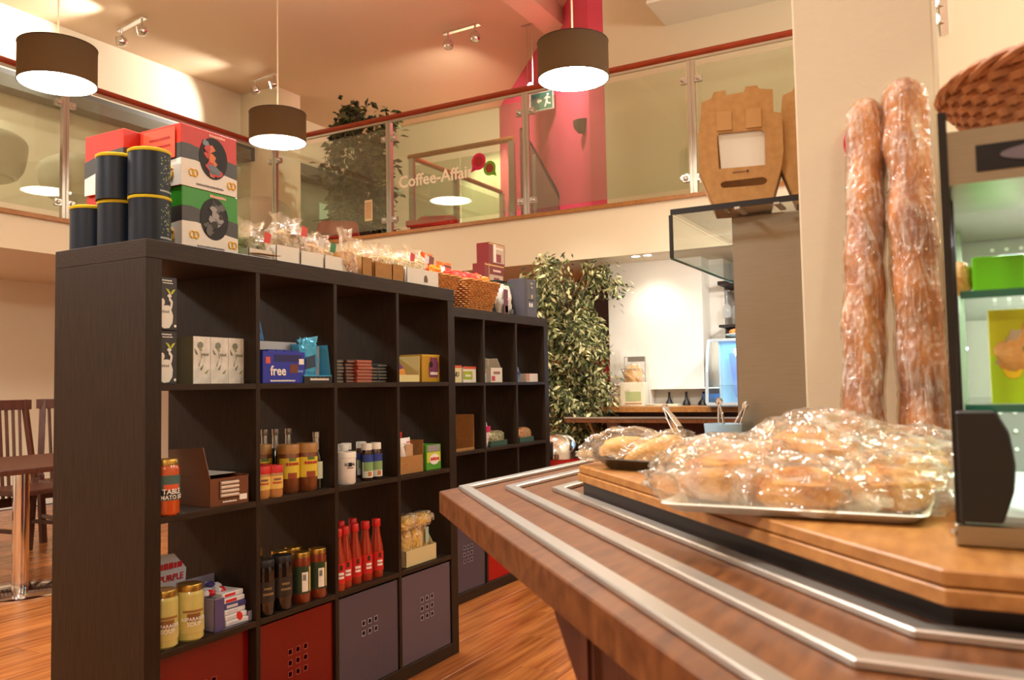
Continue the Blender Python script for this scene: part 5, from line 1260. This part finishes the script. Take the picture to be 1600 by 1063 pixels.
# kraft carry boxes
def gable(label, x, y, z, rz, sc=1.0):
    t = thing('carry_box', label, 'box', (x, y, z), rz)
    o = [(-.062, 0), (.062, 0), (.088, .09), (.092, .12), (.092, .205), (.074, .21), (.074, .262), (.045, .266), (.04, .275), (.015, .275), (.010, .263), (-.028, .26), (-.03, .272), (-.056, .27), (-.062, .256), (-.082, .25), (-.09, .18), (-.095, .175), (-.095, .09)]
    win = [(-.05, .09), (.052, .09), (.054, .164), (.046, .172), (-.048, .172), (-.052, .164)]
    slot = [(-.04, .045), (.046, .045), (.054, .05), (.054, .058), (.046, .063), (-.04, .060), (-.047, .056), (-.047, .049)]
    poly2d('front_panel', o, [win, slot], .003, M['kraft'], t, SIDE)
    B().prism([(-.045, .085), (.052, .085), (.054, .18), (-.05, .18)], -.0005, .0, Matrix.Translation((.004, 0, 0)) @ SIDE).make('window_film', mat('frosted_window', (206, 196, 180), .3), t)
    o2 = o[:]
    b = B(); D = .12
    for (a, c) in (((-.062, 0), (-.095, .09)), ((-.095, .09), (-.09, .18)), ((.062, 0), (.088, .09)), ((.088, .09), (.092, .2)), ((-.062, 0), (.062, 0)), ((-.082, .25), (-.09, .18))):
        b.add([(0.002, -a[0], a[1]), (0.002, -c[0], c[1]), (D, -c[0], c[1]), (D, -a[0], a[1])], [(0, 1, 2, 3)])
    s_ = b.make('side_panel', M['kraft'], t); md = s_.modifiers.new('s', 'SOLIDIFY'); md.thickness = .002
    poly2d('back_panel', o, [], .002, M['kraft'], t, Matrix.Translation((D, 0, 0)) @ SIDE)
    for u in (-.035, .03): B().prism([(u-.017, .178), (u+.017, .178), (u+.017, .222), (u-.017, .222)], 0, .002, Matrix.Translation((-.0018, 0, 0)) @ SIDE).make('tuck_tab', mat('light_kraft', (172, 126, 72), .8), t)
    B().prism([(-.02, .078), (.008, .078), (.008, .081), (-.02, .081)], 0, .0006, Matrix.Translation((-.0018, 0, 0)) @ SIDE).make('small_print', C(120, 76, 40), t)
    B().lathe([(0, 0), (.003, .0), (.003, .001), (0, .001)], 10, T=Matrix.Translation((-.0018, -.013, .080)) @ Matrix.Rotation(-PI/2, 4, 'Y')).make('round_mark', C(60, 34, 20), t)
gable('kraft cardboard carry box with a window and slot standing on the glass canopy', .455, -1.447, 1.482, .22)
gable('kraft carry box right of the first, half hidden by the pillar', .50, -1.62, 1.482, .15)
# tongs
def tongs(label, p, q, spread, cat='tongs', up_=.0):
    t = thing('tongs', label, cat, p)
    p, q = Vector(p), Vector(q); d = q-p; sdv = d.cross(Vector((1, 0, 0))).normalized()
    for s in (-1, 1):
        b = B(); pts = [sdv*s*.004*0, d*.25+sdv*s*spread*.6, d*.6+sdv*s*spread, d+sdv*s*spread*.5]
        b.bar(pts[0], pts[1], .012, .003); b.bar(pts[1], pts[2], .014, .003); b.bar(pts[2], pts[3], .016, .003); b.make('arm', M['chrome'], t, bevel=.0008)
    B().lathe([(.006, -.006), (.009, 0), (.006, .006)], 12, T=Matrix.Rotation(PI/2, 4, 'Y')).make('hinge', M['chrome'], t)
tongs('pair of steel tongs slanting up behind the middle roll', (.36, -1.282, 1.028), (.30, -1.345, .955), .007)
tb = thing('tongs_tub', 'pale blue tub of tongs behind the rolls beside the steel post', 'tub', (.42, -1.395, ZP))
B().lathe([(0, 0), (.035, 0), (.042, .07), (.038, .07), (.032, .006), (0, .006)], 28).make('tub_body', C(170, 200, 222, .25), tb, smooth=True)
for k in range(7): B().box(-.0005, 0, -.001, .001, .02, .055, Matrix.Rotation(.12*k-.3, 4, 'Z') @ Matrix.Translation((-.040, 0, 0))).make('slot_print', C(110, 150, 190), tb)
tongs('pair of steel tongs standing in the pale blue tub, left one', (.42, -1.388, 1.04), (.42, -1.395, .935), .006)
tongs('pair of brass coloured tongs leaning in the pale blue tub, right one', (.44, -1.440, 1.03), (.425, -1.40, .935), .006)

# ------------------------------------------------------------------ chiller with sandwiches
FX, FY = -.53, -1.872
t = thing('display_chiller', 'open steel display chiller with glass shelves at the right of the counter', 'fridge', (FX, FY, ZP))
DX, DY, HH = .50, -1.10, .445
B().box(0, DX, DY, 0.003, 0, .022).make('base_frame', M['steel'], t, bevel=.002)
B().box(.02, DX-.03, DY, -.006, .022, .028).make('deck', mat('pale_grey_deck', (190, 196, 192), .4), t)
B().box(.0, DX, -.005, -.0, .022, .405).make('glass_side', M['glass_clear'], t)
B().box(-.003, .001, -.006, .002, .022, .425).make('dark_edge', M['black'], t)
B().box(.05, .058, -.008, -.002, .022, .40).make('black_gasket', M['black'], t)
bk = B().box(DX-.03, DX, DY, 0, .022, HH+.06).make('back_panel', mat('perforated_steel', (150, 152, 146), .35, metal=.5), t)
b = B(); 
for i in range(5):
    for j in range(16): b.lathe([(0, 0), (.003, 0), (.0032, .001)], 6, T=Matrix.Translation((DX-.031, -.05-.018*i, .06+.026*j)) @ Matrix.Rotation(-PI/2, 4, 'Y'))
b.make('perforations', C(210, 214, 206), bk)['kind'] = 'stuff'
for x0, mm, nm in ((.30, mat('green_grey_column', (112, 128, 106), .4), 'side_column'), (.37, M['satin'], 'shelf_standard'), (.40, M['black'], 'shelf_standard'), (.43, M['satin'], 'shelf_standard')):
    B().box(x0, x0+(.06 if nm == 'side_column' else .014), -.012, -.006, .03, HH).make(nm, mm, t)
for zz in (.10, .2, .30, .38): B().lathe([(0, 0), (.004, .0), (.003, .002), (0, .003)], 10, T=Matrix.Translation((.33, -.012, zz)) @ Matrix.Rotation(PI/2, 4, 'X')).make('screw', M['chrome'], t)
for zz, nm in ((.245, 'glass_shelf'), (.128, 'glass_shelf')):
    s_ = B().box(.06, DX-.03, DY, -.010, zz, zz+.006).make(nm, M['glass_clear'], t)
    B().box(.057, .061, DY, -.010, zz-.001, zz+.007).make('green_edge', M['glass_green'], s_)
B().prism([(0, .352), (.10, .340), (.46, .36), (.46, .405), (0, .405)], 0, -DY, Matrix.Rotation(PI/2, 4, 'X')).make('top_housing', M['steel'], t)
hb = [o for o in COL.objects if o.name.startswith('top_housing')][-1]
B().box(-.0015, 0, DY, -.03, .362, .388).make('dark_slot', M['blackm'], hb)
b = B(); b.prism(circ(.16, .376, .11, .012, 30), 0, .0008, Matrix.Translation((-.0018, 0, 0)) @ SIDE); b.make('oval_badge', C(110, 104, 116, .3), hb)
b = B(); b.prism([(0, 0), (.036, 0), (.046, .03), (.048, .055), (.044, .085), (.034, .105), (0, .105)], 0, .02, Matrix.Translation((.004, -.002, .026)) @ SIDE); b.make('corner_bumper', M['black'], t, bevel=.002)
B().box(-.0065, -.0055, -.0195, -.0185, .028, .13).make('bumper_seam', C(60, 58, 56), t)
B().bar((.06, -.045, .03), (-.0, -.075, .03), .003).make('deck_rail', M['chrome'], t)
B().lathe([(0, 0), (.004, .0), (.004, .004), (0, .005)], 10, T=Matrix.Translation((.004, .003, .012)) @ Matrix.Rotation(-PI/2, 4, 'X')).make('screw', M['chrome'], t)
light('AREA', 'chiller_lamp', (FX+.25, FY-.35, ZP+.335), 9, (1, 1, .95), size=(.12, .6), target=(FX+.25, FY-.35, 0))
def sandwich(label, x, y, z, w, h, top, bot, kind):
    t = thing('sandwich_pack', label, 'sandwich', (x, y, z), 0)
    d = .05
    if kind == 'wrap':
        B().box(0, d, -w, 0, .0, h).make('green_sleeve', C(110, 210, 20, .35), t, bevel=.003)
        for (u0, u1) in ((.004, .018), (-w-.02, -w-.002)):
            b = blob(.02, .014, h*.48, .15, 4, int(u1*1000), 14, 10); b.v = [(a+.025, c+(u0+u1)/2, e+h*.5) for a, c, e in b.v]; b.make('sandwich', M['bread_pale'], t)
        return t
    B().prism([(0, 0), (w, 0), (w*1.0, h), (.0, h), ], 0, .002, SIDE).make('yellow_green_card', C(196, 206, 30, .35), t)
    B().box(0, d, -w, 0, 0, .002).make('pack_base', bot, t); B().box(.002, d, -.002, 0, 0, h).make('pack_side', C(206, 214, 120), t)
    B().prism([(0, 0), (w, 0), (w, .045), (0, .05)], 0, .0012, Matrix.Translation((-.0022, 0, 0)) @ SIDE).make('green_band', bot, t)
    B().prism([(.004, h*.42), (w*.95, h*.36), (w*.9, h*.72), (.02, h*.78)], 0, .001, Matrix.Translation((-.0026, 0, 0)) @ SIDE).make('window_film', C(186, 170, 140), t)
    for k, (u, v, r1, mm) in enumerate(((.02, .5, .016, M['bread_pale']), (.05, .6, .03, M['bread_pale']), (.035, .55, .008, C(70, 130, 50)), (.06, .44, .01, C(180, 110, 80)), (.08, .62, .008, C(90, 140, 60)))):
        if u < w: b = blob(.006, r1, r1*1.1, .3, 4, k, 12, 8); b.v = [(a-.002, c-u, e+h*v*1.02) for a, c, e in b.v]; b.make('sandwich', mm, t)
    for (u, v) in ((.02, .35), (.075, .88), (.09, .82)): B().prism(circ(u, h*v, .009, n=8), 0, .001, Matrix.Translation((-.0034, 0, 0)) @ SIDE).make('flower_print', C(236, 206, 30), t)
    text(t, '~fresh', .026, C(150, 190, 20), (-.0045, -w*.55, .024), 'side')
    return t
sandwich('sandwich in a bright green sleeve on the upper glass shelf', FX+.10, FY-.022, ZP+.252, .05, .040, None, None, 'wrap')
sandwich('sandwich pack in yellow and lime card on the lower glass shelf', FX+.09, FY-.035, ZP+.135, .125, .098, None, C(176, 222, 30, .35), 'pack')
# round wicker bread basket on top
t = thing('bread_basket', 'round shallow wicker basket on top of the display chiller', 'basket', (FX+.20, FY-.165, ZP+.408))
R0, R1, H_ = .085, .165, .085; n = 96
b = B()
for r in range(13):
    s = (r+.5)/13; R_ = R0+(R1-R0)*s**.8
    b.tube([((R_+.0025*(1 if (i//2+r) % 2 else -1))*math.cos(2*PI*i/n), (R_+.0025*(1 if (i//2+r) % 2 else -1))*math.sin(2*PI*i/n), s*H_) for i in range(n)], .0062, 5, True)
b.make('weave', M['wicker_dark'], t)
b = B()
for i in range(48):
    a = 2*PI*i/48; b.tube([((R0+(R1-R0)*s**.8)*math.cos(a), (R0+(R1-R0)*s**.8)*math.sin(a), s*H_) for s in (0, .3, .6, 1)], .003, 5)
b.make('stakes', M['wicker_dark'], t)
b = B()
for ph in (0, 2.1, 4.2): b.tube([((R1+.005*math.cos(i*.7+ph))*math.cos(2*PI*i/n), (R1+.005*math.cos(i*.7+ph))*math.sin(2*PI*i/n), H_+.005*math.sin(i*.7+ph)) for i in range(n)], .0045, 5, True)
b.make('braided_rim', M['wicker_dark'], t)
B().lathe([(0, 0), (R0+.004, 0), (R0+.004, .005), (0, .005)], 32).make('basket_floor', M['wicker_dark'], t)

# ------------------------------------------------------------------ coffee bar at the back
t = thing('coffee_bar', 'long wooden coffee bar against the white wall at the back', 'counter', (4.6, -1.2, 0))
B().box(.10, .57, -3.0, 2.06, .862, .905).make('worktop', M['topwood'], t, bevel=.003)
B().box(.22, .56, -3.0, 2.0, 0, .862).make('bar_body', M['darkwood'], t)
B().box(-.32, .02, -3.0, 2.02, .80, .832).make('lower_shelf', M['counterwood'], t, bevel=.003)
B().box(-.325, -.29, -3.0, 2.02, .832, .842).make('metal_strip', M['steel_strip'], t)
B().box(.02, .24, -3.0, 2.0, .80, .815).make('shelf_back', M['darkwood'], t)
for yy in (1.85, .55, -.6):
    B().bar((-.25, yy, .80), (.2, yy, .35), .02).make('bracket', M['satin'], t)
    B().box(-.2, -.14, yy-.2, yy-.12, .745, .80).make('mounting_block', C(150, 130, 110), t)
ZC = .905
def onbar(nm, lb, cat, x, y, group=None, rz=0): return thing(nm, lb, cat, (x, y, ZC), rz, group)
t = onbar('wooden_dish', 'pale wooden dish on the left end of the coffee bar', 'dish', 4.88, .77)
B().prism([(-.085, 0), (.085, 0), (.1, .055), (-.1, .055)], -.06, .06, SIDE).make('dish_body', C(206, 176, 120), t, bevel=.004); B().box(-.065, .065, -.1, .1, .052, .058).make('napkins', W_, t)
t = onbar('dispenser_box', 'cream dispenser box with green window on the coffee bar', 'box', 4.86, .50)
B().box(0, .12, -.10, .10, 0, .19).make('box_body', C(232, 222, 196), t, bevel=.004); B().box(-.002, 0, -.075, .055, .04, .115).make('green_window', C(176, 186, 130), t); B().box(-.003, -.001, -.08, .06, .016, .026).make('base_line', C(190, 140, 90), t); B().box(0, .01, .1, .115, 0, .16).make('side_leaf', C(206, 170, 116), t)
t = onbar('wire_rack', 'grey wire rack holding bread bags on the white wall', 'rack', 5.1, .56)
b = B()
for (p, q) in (((0, .09, .12), (0, .09, .40)), ((0, -.09, .12), (0, -.09, .40)), ((0, .09, .40), (0, -.09, .40)), ((-.08, .09, .14), (-.08, -.09, .14)), ((0, .09, .12), (-.08, .09, .14)), ((0, -.09, .12), (-.08, -.09, .14)), ((0, .09, .24), (-.08, .09, .3)), ((-.08, .09, .3), (-.08, -.09, .3)), ((0, -.09, .24), (-.08, -.09, .3))): b.tube([p, q], .004, 6)
b.tube([(0, .06, 0), (0, .06, .13)], .005, 6); b.make('wire_frame', M['satin'], t)
B().box(-.005, .0, -.085, .06, .36, .40).make('name_plate', C(120, 112, 100), t)
q = thing('bread_bag', 'bag of pale rolls in the wire rack', 'bag', (5.06, .56, ZC+.15))
b = blob(.035, .075, .09, .2, 3, 3, 18, 12); b.v = [(x, y, z+.09) for x, y, z in b.v]; b.make('rolls', M['bread_pale'], q); b = blob(.042, .085, .1, .3, 4, 5, 18, 12); b.v = [(x, y, z+.09) for x, y, z in b.v]; b.make('plastic_bag', M['film'], q)
t = onbar('napkin_bundle', 'crumpled white paper bags behind the cream box', 'bag', 4.95, .66)
b = blob(.05, .07, .09, .35, 3, 6, 16, 10); b.v = [(x, y, z+.085) for x, y, z in b.v]; b.make('paper_bags', C(226, 200, 186), t)
t = onbar('flyer_stack', 'flat stack of white leaflets on the coffee bar', 'leaflets', 4.83, .25)
for k in range(4): B().box(0, .1, -.13, .12, .004*k, .004*k+.0035, Matrix.Rotation(.03*k, 4, 'Z')).make('leaflet', C(222, 218, 190), t)
# bottles in the low white niche behind
t = onbar('niche_box', 'white open niche box with grey inside at the foot of the white wall', 'shelf', 5.0, .12)
B().box(.12, .165, -.28, .28, 0, .13).make('back_panel', C(206, 206, 198), t); B().box(-.0, .165, -.28, .28, .13, .14).make('top', M['wall_white'], t); B().box(0, .165, .275, .285, 0, .13).make('side', M['wall_white'], t)
for k, (yy, lb) in enumerate(((.26, 'small black syrup pump in the niche, leftmost'), (.12, 'small black syrup pump in the niche, middle'), (-.02, 'wider black bell shaped pump in the niche, right'))):
    t = onbar('syrup_pump', lb, 'pump', 5.06, yy)
    s = 1.6 if k == 2 else 1
    B().lathe([(.03*s, 0), (.028*s, .02), (.012*s, .05), (.008, .09), (.012, .1), (0, .11)], 18).make('pump_body', M['black'], t, smooth=True)
t = onbar('blue_bowl', 'dark blue bowl beside the glass pastry case', 'bowl', 5.02, -.09)
B().lathe([(.03, 0), (.06, .04), (.075, .09), (.07, .09), (.05, .04), (0, .02)], 24).make('bowl_body', C(60, 110, 170), t, smooth=True)
# glass pastry case
t = thing('pastry_case', 'curved glass pastry case lit pale blue, on the coffee bar', 'display case', (4.62, -.17, ZC))
fr = C(186, 200, 206, .3)
prof = [(0.0, .02), (.02, .25), (.06, .42), (.10, .49), (.40, .50), (.40, .02)]
b = B(); w_ = .95
for a, c in zip(prof[:-1], prof[1:]):
    for yy in (0, -w_): b.bar((a[0], yy, a[1]), (c[0], yy, c[1]), .018)
b.bar((.1, 0, .49), (.1, -w_, .49), .018); b.bar((.0, 0, .02), (.0, -w_, .02), .022); b.bar((.4, 0, .5), (.4, -w_, .5), .018)
b.make('case_frame', fr, t)
b = B(); 
for a, c in zip(prof[:3], prof[1:4]): b.add([(a[0], 0, a[1]), (a[0], -w_, a[1]), (c[0], -w_, c[1]), (c[0], 0, c[1])], [(0, 1, 2, 3)])
b.make('curved_glass', M['glass_clear'], t, smooth=True)
bl = C(166, 206, 232, .4)  # panels tinted pale blue: some of the blue lamplight is in the colour
B().box(.40, .41, -w_, 0, .02, .5).make('back_panel', bl, t); B().box(0, .4, -w_, 0, 0, .02).make('case_floor', bl, t); B().box(.1, .4, -w_, 0, .492, .5).make('case_roof', bl, t)
B().box(.06, .4, -w_, -.01, .15, .156).make('glass_shelf', M['glass_clear'], t)
B().prism([(.12, .06), (.26, .06), (.30, .40), (.08, .40)], 0, .01, Matrix.Translation((.36, 0, 0)) @ SIDE).make('inner_card', C(120, 140, 190), t)
light('AREA', 'case_lamp', (4.87, -.6, ZC+.48), 5, (.30, .68, 1), size=(.2, .8), target=(4.87, -.6, 0))
light('POINT', 'case_lamp', (4.80, -.14, ZC+.44), .8, (.30, .68, 1), .02)
t = thing('cake_plate', 'white plate heaped with orange-brown pastries on top of the glass case', 'plate', (4.90, -.42, ZC+.503))
B().lathe([(0, 0), (.08, 0), (.17, .03), (.165, .035), (.08, .008), (0, .008)], 32).make('plate_body', M['white'], t, smooth=True)
rr = random.Random(2)
PLT = ['back left', 'back', 'back right', 'right', 'front right', 'front', 'front left', 'top left', 'top right']
for k in range(9):
    a = 2*PI*k/7 if k < 7 else k; r_ = .09 if k < 7 else .02; zz = .02 if k < 7 else .07
    q = thing('croissant', 'orange-brown pastry on the white plate over the glass case, %s of the heap' % PLT[k], 'pastry', (4.90+r_*math.cos(a), -.42+r_*math.sin(a), ZC+.503+zz), a, 'pastries on the white plate')
    b = blob(.05, .035, .03, .25, 4, k, 14, 9); b.v = [(x, y, z+.025) for x, y, z in b.v]; b.make('crust', mat('pastry_%d' % k, (196, 96, 36), .5, rgb2=(226, 160, 90), scale=40), q, smooth=True)
# hanging glasses
t = thing('glass_rack', 'dark hanging glass rack above the pastry case', 'rack', (5.3, -.12, 1.86))
B().box(-.1, .35, -1.2, 0, 0, .03).make('rack_board', M['plinth'], t); B().box(-.1, .35, -1.2, 0, -.34, -.32).make('lower_board', M['plinth'], t)
for k in range(8):
    q = thing('wine_glass', 'wine glass hanging upside down in the dark rack, %s from the left' % ['first', 'second', 'third', 'fourth', 'fifth', 'sixth', 'seventh', 'eighth'][k], 'glass', (5.28+.08*(k % 2), -.17-.055*k, 1.60), 0, 'hanging wine glasses')
    B().lathe([(.03, 0), (.036, .05), (.030, .09), (.004, .12), (.004, .2), (.032, .215), (.032, .218), (0, .22)], 16).make('glass_body', mat('wine_glass_%d' % k, (206, 212, 214), .08, alpha=.35, spec=1), q, smooth=True)
# round waste bin with chrome dome
t = thing('dome_bin', 'red round bin with a polished chrome dome lid by the potted tree', 'bin', (3.63, .60, 0))
B().lathe([(.15, 0), (.165, .02), (.165, .60), (0, .60)], 32).make('bin_body', C(176, 20, 16, .35), t, smooth=True)
B().lathe([(.168, .598), (.168, .63), (.160, .69), (.13, .735), (.08, .762), (0, .772)], 36).make('dome_lid', M['chrome'], t, smooth=True)
# red and dark cabinet behind the tree
t = thing('drinks_cabinet', 'dark cabinet with a red panel standing behind the potted tree', 'cabinet', (5.42, .84, 0))
B().box(0, .4, 0, .55, 0, 1.35).make('cabinet_body', C(34, 24, 22), t, bevel=.004); B().box(-.004, 0, .02, .5, 1.1, 1.32).make('red_panel', C(180, 16, 30), t)
B().box(0, .12, .0, .28, 1.35, 2.05).make('dark_banner', C(70, 38, 30), t)
print('objects', len(bpy.data.objects), 'tris', sum(len(p.vertices)-2 for o in bpy.data.objects if o.type == 'MESH' for p in o.data.polygons))
